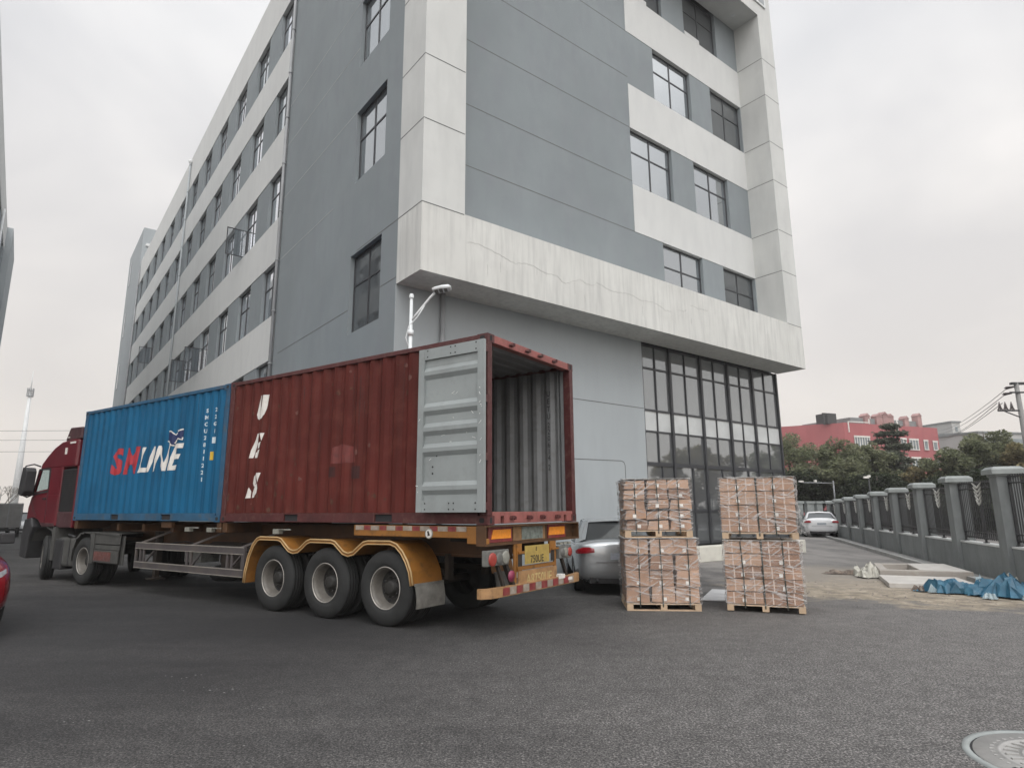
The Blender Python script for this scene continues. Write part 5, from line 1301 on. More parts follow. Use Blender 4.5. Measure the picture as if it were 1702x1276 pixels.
for k in range(-1, NP):
    s = k*SP-.12; h = FH(s)
    p = MB(); p.box(s-.21, s+.21, -.21, .21, 0, h-.17); p.box(s-.215, s-.185, -.215, .215, .0, .12) if False else None
    po = p.build('pillar', M_['fence_grey'], fn, bevel=.01)
    c = MB(); c.box(s-.24, s+.24, -.24, .24, h-.20, h-.16); c.box(s-.31, s+.31, -.31, .31, h-.16, h-.06)
    c.add([(s-.31, -.31, h-.06), (s+.31, -.31, h-.06), (s+.31, .31, h-.06), (s-.31, .31, h-.06), (s-.24, -.24, h), (s+.24, -.24, h), (s+.24, .24, h), (s-.24, .24, h)], [(0,1,5,4),(1,2,6,5),(2,3,7,6),(3,0,4,7),(4,5,6,7)])
    c.build('pillar_cap', M_['cap_grey'], po)
    if k == NP-1: break
    a, b = s+.21, s+SP-.21; hw_ = .76*FH(s)/2.46+.0
    w = MB(); w.box(a, b, -.12, .12, 0, hw_-.04); wo = w.build('low_wall', M_['fence_grey'], fn)
    w = MB(); w.box(a, b, -.13, .13, hw_-.04, hw_); w.build('coping', M_['coping'], wo)
    zt_ = h-.27; zb_ = hw_+.10
    r_ = MB(); r_.box(a, b, -.02, .02, zt_-.03, zt_); r_.box(a, b, -.02, .02, zt_-.16, zt_-.135); r_.box(a, b, -.02, .02, zb_, zb_+.03); r_.box(a, b, -.018, .018, zb_+.13, zb_+.15)
    n = 22
    for i in range(1, n):
        x = a+(b-a)*i/n; r_.box(x-.010, x+.010, -.010, .010, zb_-.02, zt_+.03)
    for x in (a+.02, (a+b)/2, b-.02): r_.box(x-.02, x+.02, -.02, .02, hw_, zt_+.02); r_.box(x-.05, x+.05, -.05, .05, hw_, hw_+.02)
    ro = r_.build('railing', M_['iron'], fn)
    l = MB(); cx = (a+b)/2
    for i in range(5):
        z = zt_-.06-i*.10
        for sd_s in (1, -1):
            wd = .30-.03*i
            l.prism([(cx, z-.10), (cx+sd_s*wd*.55, z-.055), (cx+sd_s*wd, z+.05), (cx+sd_s*wd*.45, z+.0), (cx+sd_s*.01, z-.055)], 'y', .02, .04)
    l.build('leaf_ornament', M_['leaf_silver'], ro)
kb = MB(); kb.box(-5, 26.5, .75, .88, 0, .11); kb.box(-5, 26.5, .212, .75, 0, .015)
kbo = kb.build('kerb', paint('pale_kerb', (.30, .30, .29), .85, vs=2, var=.2, dirt=(.16, .155, .14), dirt_amt=.6, ds=3), None, kind='structure'); kbo.location = (FX, FY, 0); kbo.rotation_euler = (0, 0, FD)
# pillars closing the lane at the far end
ep = thing('end_pillars', 'three close grey wall pillars behind the white car at the end of the lane', 'wall', (0, 0, 0))
for i, (x, y) in enumerate(((16.75, 37.1), (17.7, 37.9), (18.6, 38.6))):
    w = (.15, .21, .17)[i]; p = MB(); p.box(x-w, x+w, y-w, y+w, 0, 1.82); p.box(x-w-.06, x+w+.06, y-w-.06, y+w+.06, 1.82, 1.96); p.build('pillar', M_['cap_grey'], ep, bevel=.01)
p = MB(); p.prism([(14.5, 35.4), (19.2, 39.2), (19.05, 39.4), (14.35, 35.6)], 'z', 0, .7); p.build('low_wall', M_['fence_grey'], ep)

# ------------------------------------------------------------------ things lying on the ground
M_['concrete'] = paint('raw_concrete', (.34, .315, .285), .85, vs=2, var=.12, dirt=(.25, .20, .165), dirt_amt=.6, ds=4, bumps=.2, bs=40)
M_['concrete_top'] = paint('pale_screed', (.48, .46, .43), .85, vs=2, var=.1, dirt=(.34, .31, .28), dirt_amt=.5, ds=5)
sb = thing('concrete_pit', 'raised concrete slab with a square opening and a low step near the fence', 'concrete slab', (8.45, 14.9, 0))
def rel(p): return (p[0]-8.45, p[1]-14.9)
FLc, RFc, RBc, LBc = (8.45, 14.93), (10.15, 14.28), (10.93, 16.4), (9.35, 16.75)
def lerp(a, b, t): return (a[0]+(b[0]-a[0])*t, a[1]+(b[1]-a[1])*t)
def quadpt(u, v): return lerp(lerp(FLc, RFc, u), lerp(LBc, RBc, u), v)
q = MB()
def patch(u0, u1, v0, v1, z0, z1): q.prism([rel(quadpt(u0, v0)), rel(quadpt(u1, v0)), rel(quadpt(u1, v1)), rel(quadpt(u0, v1))], 'z', z0, z1)
patch(0, 1, 0, .12, 0, .195); patch(0, .1, .12, 1, 0, .195); patch(.1, .46, .85, 1, 0, .195); patch(.1, .46, .12, .85, 0, .03); patch(.46, 1, .12, 1, 0, .195)
q.build('slab', M_['concrete'], sb, bevel=.008)
q = MB(); q.prism([rel(p) for p in ((7.68, 13.28), (9.2, 12.75), (9.75, 14.28), (8.38, 14.86))], 'z', 0, .095); q.build('step', M_['concrete_top'], sb, bevel=.008)
q = MB(); q.prism([rel(quadpt(u, v)) for u, v in ((.47, .13), (.985, .03), (.985, .97), (.47, .97))], 'z', .195, .199); q.build('screed', M_['concrete_top'], sb)

def crumple(name, outline_c, ang, a_, b_, h, seed, m, res=14, label='', cat='', group=None, flaps=0):
    """a crumpled sheet: sharp flat facets, ragged outline, a few turned-up corners"""
    rr = random.Random(seed); g = MB(); ph_ = [rr.uniform(0, 6.28) for _ in range(4)]
    big = [(rr.uniform(-.7, .7), rr.uniform(-.55, .55), rr.uniform(.22, .5), rr.uniform(.4, 1)) for _ in range(8)]
    ca, sa = math.cos(ang), math.sin(ang)
    def W(x, y, z): return (outline_c[0]+x*ca-y*sa, outline_c[1]+x*sa+y*ca, z)
    V = []
    for i in range(res+1):
        for j in range(res+1):
            u, v = i/res*2-1, j/res*2-1
            mxr = max(abs(u), abs(v)) or 1; k = mxr/(math.hypot(u, v) or 1); th = math.atan2(v, u)
            rag = .82+.12*math.sin(3*th+ph_[0])+.10*math.sin(7*th+ph_[1])+rr.uniform(-.07, .07)
            u2, v2 = u*k*rag+rr.uniform(-.5, .5)/res, v*k*rag+rr.uniform(-.5, .5)/res
            z = 0
            for a, b, c, w in big: z = max(z, w*(1-math.hypot(u2-a, v2-b)/(c*1.7)))
            z = z*.75+rr.uniform(0, .45)*(.35+z)
            if mxr > .99: z = rr.uniform(.02, .10)
            V.append(W(u2*a_, v2*b_, .008+h*max(.03, z)))
    n = res+1
    for i in range(res):
        for j in range(res):
            a, b, c, d = i*n+j, (i+1)*n+j, (i+1)*n+j+1, i*n+j+1
            tri = [(a, b, c), (a, c, d)] if rr.random() < .5 else [(a, b, d), (b, c, d)]
            for t_ in tri: g.add([V[q] for q in t_], [(0, 1, 2)])
    for i in range(flaps):
        a = rr.uniform(0, 6.28); x, y = .8*a_*math.cos(a), .8*b_*math.sin(a); s = rr.uniform(.12, .3)*a_
        g.add([W(x, y, .05*h+.01), W(x+s*math.cos(a+.6), y+s*math.sin(a+.6)*.7, rr.uniform(.01, .05)), W(x+s*1.3*math.cos(a-.2), y+s*.9*math.sin(a-.2), .012), W(x+s*.5*math.cos(a-1), y+s*.5*math.sin(a-1), h*rr.uniform(.2, .5))], [(0, 1, 2), (0, 2, 3)])
    o = g.build(name, m, None); o['label'] = label; o['category'] = cat
    if group: o['group'] = group
    return o
M_['tarp'] = paint('blue_tarpaulin', (.025, .115, .19), .45, vs=2.5, var=.5, dirt=(.09, .22, .28), dirt_amt=.6, ds=5)
M_['tarp_pale'] = paint('pale_plastic_sheet', (.34, .42, .45), .4, vs=3, var=.2)
M_['sack'] = paint('woven_sack', (.46, .45, .40), .7, vs=6, var=.2, dirt=(.22, .22, .18), dirt_amt=.6, ds=8)
M_['rag'] = paint('dirty_cloth', (.16, .13, .11), .9, vs=9, var=.5, dirt=(.34, .27, .2), dirt_amt=.8, ds=9)
crumple('tarpaulin', (8.62, 12.28), R(-36), .82, .44, .26, 5, M_['tarp'], res=17, flaps=7, label='left blue tarpaulin heap spread out in front of the concrete step', cat='tarpaulin', group='crumpled blue tarpaulins')
crumple('tarpaulin', (9.40, 11.80), R(-32), .98, .72, .36, 9, M_['tarp'], res=18, flaps=8, label='right blue tarpaulin heap running to the right edge of the photo', cat='tarpaulin', group='crumpled blue tarpaulins')
crumple('plastic_sheet', (8.78, 12.0), R(60), .34, .24, .36, 15, M_['tarp_pale'], res=11, label='pale crumpled plastic caught between the two blue tarpaulin heaps', cat='plastic sheet')
crumple('rubble', (8.0, 12.75), R(10), .22, .14, .12, 21, M_['rag'], res=10, label='small dark rubble heap at the left tip of the blue tarpaulin', cat='rubble')
crumple('sack', (8.35, 15.25), R(70), .45, .36, .33, 31, M_['sack'], res=12, label='greyish white sack slumped against the left end of the concrete slab', cat='sack')
crumple('sack', (10.62, 13.75), R(-35), .42, .25, .30, 33, M_['sack'], res=11, label='flat white sack at the foot of the fence behind the tarpaulin', cat='sack')
crumple('cloth', (8.05, 15.95), R(-20), .42, .16, .11, 35, M_['rag'], res=12, label='dirty crumpled cloth lying left of the grey sack', cat='cloth')
q = MB()
q.prism([(3.32, 11.62), (3.95, 11.45), (4.35, 12.98), (4.0, 13.1)], 'z', .006, .02)
bd = q.build('cardboard_sheet', paint('pale_board', (.50, .50, .50), .7, vs=5, var=.12, dirt=(.32, .33, .34), dirt_amt=.7, ds=4)); tag(bd, 'pale flat sheet lying on the asphalt between the two pallet stacks', 'board')
for k_, (x, y, s_s) in enumerate(((8.15, 12.45, .15), (8.5, 11.62, .13), (9.0, 11.35, .17))):
    crumple('plastic_scrap', (x, y), R(40*k_), s_s*1.4, s_s, .16, 70+k_, M_['tarp_pale'], res=7, label=('white plastic scrap at the left tip of the blue tarpaulin', 'white plastic scrap in front of the middle of the blue tarpaulin', 'white plastic scrap in front of the right blue tarpaulin heap')[k_], cat='plastic scrap')
for x, y in ((9.9, 17.3), (10.5, 17.35)):
    q = MB(); q.box(x-.16, x+.16, y-.06, y+.06, 0, .09); bk = q.build('timber_offcut', M_['rag'], bevel=.01); tag(bk, ('left' if x < 10 else 'right')+' of the two dark offcuts lying behind the slab opening', 'timber', 'dark offcuts behind the slab')
stn = MB(); rr = random.Random(91)
for i in range(260):
    a, d = rr.uniform(0, 6.28), math.sqrt(rr.random()); x, y = 8.0+2.9*d*math.cos(a), 12.6+1.9*d*math.sin(a)-.35*(d*math.cos(a)); s = rr.uniform(.008, .032)
    stn.add([(x+s, y, 0), (x, y+s, 0), (x-s, y, 0), (x, y-s, 0), (x+rr.uniform(-.3, .3)*s, y+rr.uniform(-.3, .3)*s, s*rr.uniform(.5, 1.1))], [(0, 1, 4), (1, 2, 4), (2, 3, 4), (3, 0, 4)])
so3 = stn.build('stones', paint('stone_grit', (.24, .21, .18), .9, vs=9, var=.5)); so3['kind'] = 'stuff'; so3['label'] = 'small stones and grit scattered over the sandy patch'
# manhole cover
M_['cast'] = paint('cast_cover', (.30, .295, .285), .55, vs=7, var=.12, dirt=(.20, .195, .19), dirt_amt=.7, ds=9)
mh = thing('manhole_cover', 'round patterned manhole cover in a concrete ring at the lower right corner', 'manhole', (3.60, 4.40, 0))
p = MB(); p.lathe([(.60, -.01), (.595, .012), (.555, .014), (.550, .002)], (0, 0, 0), 'z', 64); p.build('ring', M_['cap_grey'], mh)
p = MB(); p.lathe([(.556, .001), (.535, .001), (.533, .012), (.40, .013), (.398, .018), (.375, .018), (.373, .010), (.27, .010), (.268, .018), (.25, .018), (.248, .011), (.10, .011), (.098, .018), (0, .018)], (0, 0, 0), 'z', 72)
for i in range(26):
    a_ = 2*math.pi*i/26; p.beam((.285*math.cos(a_), .285*math.sin(a_), .012), (.36*math.cos(a_+.06), .36*math.sin(a_+.06), .012), .018, .014)
for i in range(14):
    a_ = 2*math.pi*i/14; p.beam((.115*math.cos(a_), .115*math.sin(a_), .012), (.235*math.cos(a_+.1), .235*math.sin(a_+.1), .012), .02, .014)
for i in range(40):
    a_ = 2*math.pi*i/40; p.beam((.42*math.cos(a_), .42*math.sin(a_), .012), (.44*math.cos(a_+.03), .44*math.sin(a_+.03), .012), .02, .008)
p.build('cover', M_['cast'], mh)
p = MB(); p.lathe([(.552, .0035), (.536, .0035)], (0, 0, 0), 'z', 64); p.box(-.46, -.40, -.09, -.07, .0125, .0135); p.build('gap', M_['dark'], mh)
# flecks and scraps on the asphalt
lt = MB(); rr = random.Random(40)
spots = [(-3.33, 6.67, .22), (-2.85, 6.2, .22), (-.48, 7.19, .16), (-3.5, 5.36, .12), (-2.16, 5.68, .10), (1.5, 6.2, .9), (3, 7.5, 1.2), (7.0, 11.9, 1.3), (6.5, 13.2, 1.4), (8.2, 11.2, .9), (5.5, 10.6, 1.2), (0, 5, 1.8), (2.5, 5, 1.5), (-1.5, 4.2, 1.2)]
for x, y, r_ in spots:
    for i in range(9 if r_ < .5 else 6):
        a = rr.uniform(0, 6.28); d = r_*math.sqrt(rr.random()); s = rr.uniform(.004, .014) if r_ < .5 else rr.uniform(.004, .010)
        cx, cy = x+d*math.cos(a)*1.4, y+d*math.sin(a)*.6; t0 = rr.uniform(0, 3)
        lt.add([(cx+s*rr.uniform(.5, 1.5)*math.cos(t0+k*1.57), cy+s*rr.uniform(.4, 1)*math.sin(t0+k*1.57), .005) for k in range(4)], [(0, 1, 2, 3)])
lt.build('litter_flecks', paint('pale_fleck', (.30, .30, .29), .8), kind='stuff')['label'] = 'pale flecks and scraps scattered on the asphalt'

# ------------------------------------------------------------------ vegetation
def leafmat(name, c1, c2):
    m, N, L, B = newmat(name)
    gi = N.new('ShaderNodeNewGeometry')
    f = noise(N, L, .9, 4); c = ramp(N, L, f, [(.35, c1), (.65, c2)])
    r_ = ramp(N, L, gi.outputs['Random Per Island'], [(0, (.55, .55, .55)), (1, (1.5, 1.45, 1.3))])
    cc = mixc(N, L, 1.0, c, r_, 'MULTIPLY'); L.new(cc, B.inputs['Base Color'])
    tl = N.new('ShaderNodeBsdfTranslucent'); L.new(cc, tl.inputs[0]); ms = N.new('ShaderNodeMixShader'); ms.inputs[0].default_value = .45
    L.new(B.outputs[0], ms.inputs[1]); L.new(tl.outputs[0], ms.inputs[2]); L.new(ms.outputs[0], N['Material Output'].inputs['Surface'])
    B.inputs['Roughness'].default_value = .6; B.inputs['Specular IOR Level'].default_value = .3
    return m
LM = {'camphor': leafmat('camphor_leaves', (.15, .175, .105), (.21, .225, .15)), 'cedar': leafmat('cedar_needles', (.11, .13, .105), (.155, .17, .14)),
      'autumn': leafmat('bronze_leaves', (.19, .185, .105), (.25, .21, .125)), 'hedge': leafmat('hedge_leaves', (.03, .042, .028), (.055, .07, .042))}
M_['bark'] = paint('bark', (.085, .07, .06), .9, vs=5, var=.3)
def leaf_mesh(pts, size, rng, flat=.0):
    n = len(pts); P_ = np.asarray(pts)
    d1 = rng.normal(size=(n, 3)); d1[:, 2] *= (1-flat); d1 /= np.linalg.norm(d1, axis=1)[:, None]
    d2 = rng.normal(size=(n, 3)); d2[:, 2] *= (1-flat); d2 -= d1*(d1*d2).sum(1)[:, None]; d2 /= np.linalg.norm(d2, axis=1)[:, None]
    s = size*rng.uniform(.6, 1.4, (n, 1))
    V = np.stack([P_-d1*s, P_+d2*s*.45, P_+d1*s, P_-d2*s*.45], 1).reshape(-1, 3)
    return V
def leaf_obj(name, V, m, parent):
    n = len(V)//4; me = bpy.data.meshes.new(name)
    me.vertices.add(n*4); me.vertices.foreach_set('co', V.astype(np.float32).ravel())
    me.loops.add(n*4); me.loops.foreach_set('vertex_index', np.arange(n*4, dtype=np.int32))
    me.polygons.add(n); me.polygons.foreach_set('loop_start', np.arange(0, n*4, 4, dtype=np.int32)); me.polygons.foreach_set('loop_total', np.full(n, 4, dtype=np.int32))
    me.materials.append(m); me.update(); me.validate()
    o = bpy.data.objects.new(name, me); col.objects.link(o); o.parent = parent; return o
def tree(label, x, y, h, r, seed, kind='camphor', nclump=60, per=210, leaf=.12, group='trees beyond the fence', z0=.28):
    rng = np.random.default_rng(seed); rr = random.Random(seed)
    t = thing('conifer_tree' if kind == 'cedar' else 'broadleaf_tree', label, 'tree', (x, y, 0), 0, group)
    tr_ = MB(); tr_.tube([(0, 0, 0), (.05, .03, h*.35), (-.04, .05, h*.7), (0, 0, h*.95)], [.16+.012*h, .13, .08, .02], 8)
    cl = []
    if kind == 'cedar':
        lv_ = 13
        for i in range(lv_):
            f = i/(lv_-1); z = h*(.20+.78*f); R_ = r*(1-f)**.75*rr.uniform(.8, 1.15)+.12
            for k in range(max(3, int(9*(1-f)+3))):
                a = rr.uniform(0, 6.28); L_r = R_*rr.uniform(.65, 1.15)
                tr_.tube([(0, 0, z), (L_r*.5*math.cos(a), L_r*.5*math.sin(a), z+.05), (L_r*math.cos(a), L_r*math.sin(a), z-.18*L_r)], [.035, .02, .008], 4)
                for q in (.35, .6, .8, 1.0):
                    cl.append((L_r*q*math.cos(a), L_r*q*math.sin(a), z-.16*L_r*q*q, .30*(1.15-q*.5), .09))
        pts = np.concatenate([rng.normal(size=(per//3, 3))*[c[3], c[3], c[4]]+c[:3] for c in cl])
    else:
        for i in range(7):
            a = rr.uniform(0, 6.28); q = rr.uniform(.35, .8); z = h*rr.uniform(.3, .5)
            tr_.tube([(0, 0, z), (r*q*.5*math.cos(a), r*q*.5*math.sin(a), z+h*.15), (r*q*math.cos(a), r*q*math.sin(a), z+h*.3)], [.08, .05, .02], 5)
        pts = []
        for i in range(nclump):
            d = rng.normal(size=3); d /= np.linalg.norm(d); q = rng.uniform(.2, 1.0)**.5
            cz = h*(z0+(1-z0)/2); rz_ = h*(1-z0)/2
            lump = 1+.18*math.sin(3*math.atan2(d[1], d[0])+seed)+.14*math.sin(5*d[2]+seed*2)
            c = np.array([d[0]*r*q*lump, d[1]*r*q*lump, cz+d[2]*rz_*q*.93])
            s = rng.uniform(.26, .48)*r*.42
            e_ = rng.normal(size=(per, 3)); e_ *= (rng.uniform(.3, 1, (per, 1))**.5)/np.linalg.norm(e_, axis=1)[:, None]
            pts.append(c+e_*[s*1.25, s*1.25, s*1.05])
        pts = np.concatenate(pts)
    tr_.build('trunk', M_['bark'], t)
    leaf_obj('crown', leaf_mesh(pts, leaf, rng, .5), LM[kind], t)
    return t
tree('broad grey-green tree left of the tall conifer, behind the white car', 24.6, 48.0, 6.7, 3.0, 1, 'camphor', 95)
tree('green tree half hidden behind the glazed corner of the block', 24.6, 55.5, 8.0, 3.4, 2, 'camphor', 80)
tree('tall dark conifer with drooping branches in front of the red building', 30.5, 50.0, 8.1, 3.3, 3, 'cedar', leaf=.12, per=420)
tree('low bushy tree filling the gap left of the tall conifer', 27.4, 50.0, 6.6, 2.7, 4, 'camphor', 80)
tree('low tree under the right end of the red building', 31.1, 46.5, 5.0, 2.2, 5, 'autumn', 60)
tree('green tree right of the red building, left of the taller one', 31.6, 43.5, 6.1, 2.4, 6, 'camphor', 80)
tree('tallest round green tree right of the red building', 34.9, 46.0, 7.4, 2.6, 7, 'camphor', 85)
tree('bronze-green tree below the utility pole at the right edge', 34.6, 41.5, 6.4, 2.6, 8, 'autumn', 80)
tree('bronze-green tree cut by the right edge of the photo', 36.5, 38.5, 6.6, 2.6, 9, 'autumn', 70)
tree('dark shrubby tree behind the camera posts at the end of the lane', 21.4, 47.5, 4.4, 2.3, 10, 'hedge', 60)
tree('dark shrubby tree behind the fence below the tall conifer', 25.2, 43.5, 3.9, 2.3, 11, 'hedge', 60)
tree('dark shrubby tree behind the fence below the bronze-green trees', 29.0, 39.5, 3.9, 2.6, 12, 'hedge', 60)
tree('round tree beyond the fence just outside the right edge, mirrored in the glazing', 27.5, 27.0, 6.2, 2.8, 21, 'camphor', 60)
tree('bronze tree beyond the fence outside the right edge, mirrored in the glazing', 29.0, 21.0, 6.0, 2.8, 22, 'autumn', 60)
tree('green tree beyond the fence behind the utility pole, mirrored in the glazing', 31.0, 32.0, 6.0, 2.6, 23, 'camphor', 60)
for i_, (tx_, ty_, th_, tr_r, tk_) in enumerate(((22.5, 52, 4.6, 2.6, 'camphor'), (27.5, 54, 5.0, 2.8, 'hedge'), (33.0, 55, 5.2, 2.8, 'camphor'), (38.5, 50, 5.6, 2.8, 'camphor'), (33.0, 42.0, 4.4, 2.2, 'hedge'))):
    tree(['understory tree closing the gap behind the camera gantry', 'understory tree in the dark row behind the tall conifer', 'understory tree below the windows at the right end of the red building', 'understory tree behind the tallest round tree', 'understory tree in front of the round tree right of the red building'][i_], tx_, ty_, th_, tr_r, 60+i_, tk_, 55, z0=.05)
# hedge directly behind the railings
rng = np.random.default_rng(50)
ns = 26000
s_ = rng.uniform(-5, 27, ns); yv = -1.25-rng.uniform(0, .8, ns)-.15*np.sin(s_*2.1); top_ = 1.92+.18*np.sin(s_*1.3)+.12*np.sin(s_*3.7)-.012*s_
zv = rng.uniform(.72, 1, ns)**1.0*top_
zv = np.where(rng.random(ns) < .75, rng.uniform(.55, 1.0, ns)*top_, zv)
cF, sF = math.cos(FD), math.sin(FD)
hp_ = np.stack([FX+s_*cF-yv*sF, FY+s_*sF+yv*cF, zv], 1)
ho_ = leaf_obj('hedge', leaf_mesh(hp_, .11, rng, .1), LM['hedge'], None); ho_['kind'] = 'stuff'; ho_['label'] = 'dark clipped hedge behind the black railings'

# bare tree far left
bt_ = thing('bare_tree', 'pale leafless tree at the far left beyond the cargo truck', 'tree', (-66, 82, 0))
b = MB(); rr = random.Random(6)
def branch(p, d, L_b, w, k):
    q_ = p+d*L_b; b.tube([tuple(p), tuple(q_)], [w, w*.6], 4, cap=False)
    if k:
        for i in range(3): branch(q_, (d+Vector((rr.uniform(-.75, .75), rr.uniform(-.75, .75), rr.uniform(-.1, .5)))).normalized(), L_b*.72, w*.6, k-1)
branch(Vector((0, 0, 0)), Vector((0, 0, 1)), 1.7, .16, 5); b.build('branches', paint('pale_bark', (.20, .185, .165), .9), bt_)

# ------------------------------------------------------------------ buildings beyond the trees
M_['red_wall'] = paint('red_rendered_wall', (.36, .10, .105), .85, vs=.12, var=.10, streak=(.8, .15, (.29, .085, .09), .5))
M_['pale_grey'] = paint('pale_render', (.40, .40, .39), .85, vs=.3, var=.08)
M_['far_glass'] = paint('far_window', (.16, .19, .20), .3, vs=.7, var=.3)
M_['white_trim'] = paint('white_trim', (.68, .66, .62), .7)
rb2 = thing('red_factory', 'long red-painted block with white-framed windows above the trees', 'building', (58.9, 110, 0), math.atan2(9, 22.7))
bx2 = MB(); bx2.box(0, 24.4, 0, 14, 0, 16.3); bx2.prism([(0, 0), (0, 14), (-6, 22), (-11.2, 14.6), (-11.2, 14.2)], 'z', 0, 16.25); bx2.build('wall', M_['red_wall'], rb2)
pr_ = MB(); pr_.box(3, 21.5, 1.0, 12, 16.3, 17.5); pr_.build('roof_storey', M_['fence_grey'], rb2)
def rwin(u, z, w, h, n):
    f = MB(); f.box(u, u+w, -.10, -.0, z, z+h); fo = f.build('window', M_['far_glass'], rb2)
    g_ = MB()
    g_.box(u-.12, u+w+.12, -.2, -.1, z-.14, z); g_.box(u-.12, u+w+.12, -.2, -.1, z+h, z+h+.3)
    for i in range(n+1): x = u+w*i/n; g_.box(x-.07, x+.07, -.16, -.1, z, z+h)
    g_.build('frame', M_['white_trim'], fo)
for z in (12.0, 8.6, 5.2):
    rwin(2.2, z, 3.7, 1.75, 6); rwin(13.9, z, 1.4, 1.75, 2); rwin(16.2, z, 2.3, 1.7, 3); rwin(20.1, z+.1, 1.0, 1.5, 1); rwin(22.6, z+.1, 1.1, 1.4, 1)
tr2 = MB(); tr2.box(1.0, 1.2, -.12, 0, 14.6, 16.6); tr2.box(1.0, 6.3, -.12, 0, 16.45, 16.6); tr2.box(6.2, 6.4, -.12, 0, 16.3, 17.2); tr2.tube([(13.6, -.15, 14.5), (13.4, -.15, 17.3)], .10, 6)
tr2.build('roof_pipe', M_['white_trim'], rb2)
tk2 = MB()
tk2.box(-2.0, .2, 1.5, 4.0, 16.2, 18.1); tk2.box(-2.9, -2.6, 1.5, 1.8, 16.0, 18.1); tk2.box(-2.9, -2.0, 1.5, 1.8, 17.8, 18.1)
tk2.build('roof_tank', M_['iron'], rb2)
gt = MB(); rr = random.Random(3)
for u, w, h_ in ((6.2, 1.3, 1.5), (9.2, 1.6, 1.6), (10.9, 1.2, 2.0), (12.1, 1.6, 1.7), (16.6, 1.1, 1.5), (20.2, 1.1, 2.2)):
    gt.box(u, u+w, .6, 1.8, 16.35, 16.35+h_); gt.prism([(u-.1, 16.35+h_), (u+w+.1, 16.35+h_), (u+w/2, 16.9+h_)], 'y', .5, 1.9)
pieces(gt, 'roof_ventilator', paint('dusty_pink_vents', (.34, .20, .19), .8, vs=.8, var=.25), rb2)
for nm, lab, bx_, rz_, segs_ in (('grey_house', 'low grey block just right of the red building above the trees', (97, 140), .15, ((0, 7.5, 16.6), (4.5, 8.5, 17.6))),
                        ('grey_house', 'pale roof block with a small rooftop box between the red building and the utility pole', (101.6, 146), .2, ((0, 9.0, 18.0), (2.5, 4.8, 21.0))),
                        ('long_shed', 'long low pale shed whose roof line shows behind the bronze-green trees', (93, 124), .25, ((0, 26, 15.9),))):
    hb_ = thing(nm, lab, 'building', (bx_[0], bx_[1], 0), rz_)
    w = MB(); rf_ = MB(); wn_ = MB()
    for a, b2, z in segs_: w.box(a, b2, 0, 10, 0, z); rf_.box(a-.2, b2+.2, -.2, 10.2, z, z+.35); wn_.box(a+.8, b2-.8, -.05, 0, z-2.2, z-1)
    w.build('wall', M_['pale_grey'], hb_); rf_.build('roof', M_['fence_grey'], hb_); wn_.build('window', M_['far_glass'], hb_)

# ------------------------------------------------------------------ poles and wires
M_['pole_conc'] = paint('concrete_pole', (.22, .215, .21), .85, vs=2, var=.12)
M_['insul'] = paint('insulator', (.06, .045, .045), .4)
up2 = thing('utility_pole', 'concrete utility pole with crossarms and insulators at the right edge', 'utility pole', (28.06, 34, 0))
p = MB(); p.tube([(0, 0, 0), (0, 0, 8.3)], [.17, .11], 12); p.build('pole', M_['pole_conc'], up2)
p = MB(); p.box(-1.25, .12, -.06, .04, 6.72, 6.80); p.beam((-.9, -.02, 6.72), (0, -.02, 6.35), .05, .05); p.box(-.5, 1.6, -.14, -.06, 7.72, 7.80); p.box(-.3, .9, -.1, .1, 8.22, 8.34); p.build('crossarm', M_['iron'], up2)
for x in (-1.12, -.80, -.46):
    q = MB(); q.beam((x-.12, 0, 6.8), (x, 0, 7.05), .05, .05); q.beam((x+.12, 0, 6.8), (x, 0, 7.05), .05, .05); q.tube([(x, 0, 6.8), (x, 0, 7.25)], .03, 6); q.lathe([(.07, 0), (.07, .05), (.04, .07), (.065, .1), (.03, .16)], (x, 0, 7.0), 'z', 8); q.build('insulator', M_['insul'], up2)
for x, z in ((-.42, 7.75), (-.25, 8.1)):
    q = MB(); q.tube([(x+.1, .0, z), (x-.12, .3, z-.02)], [.05, .09], 8); q.lathe([(.09, 0), (.09, .04)], (x-.12, .3, z-.04), 'z', 8); q.build('strain_insulator', M_['insul'], up2)
def wires(name, label, segs_, r=.012, m='iron'):
    w = MB()
    for a, b2, sag in segs_:
        a, b2 = Vector(a), Vector(b2); pts = [a+(b2-a)*t_/14-Vector((0, 0, sag*4*(t_/14)*(1-t_/14))) for t_ in range(15)]
        w.tube(pts, r, 4, cap=False)
    o = w.build(name, M_[m]); tag(o, label, 'cable'); return o
wires('overhead_wires', 'three thin wires sagging from the utility pole down to the left', [((27.6, 34.3, 7.72), (92, 136, 17.5), 1.0), ((27.8, 34.3, 8.1), (92, 136, 18.0), 1.0), ((26.9, 34.1, 7.2), (92, 136, 16.9), 1.2), ((27.2, 34.1, 7.2), (92, 138, 16.4), 1.2)], .018)
M_['wire_grey'] = paint('grey_wire', (.12, .12, .12), .6)
wires('overhead_wires', 'three level wires crossing the sky left of the red cab', [((-110, 92, z), (-30, 92, z-.2), .5) for z in (14.0, 12.6, 10.9)], .035, 'wire_grey')
wp_ = thing('utility_pole', 'grey pole carrying the level wires, hidden behind the lorry', 'utility pole', (-30, 92, 0)); p = MB(); p.tube([(0, 0, 0), (0, 0, 14.5)], [.2, .12], 8); p.build('pole', M_['pole_conc'], wp_)
mt = thing('telecom_mast', 'tall pale tapering mast with a basket head, fading in the haze at the left', 'mast', (-157.6, 200, 0))
p = MB(); p.tube([(0, 0, 0), (0, 0, 20), (0, 0, 40)], [1.15, .8, .42], 14); p.tube([(0, 0, 40), (0, 0, 47)], [.2, .08], 6); p.build('mast_shaft', M_['pipe_white'], mt)
p = MB()
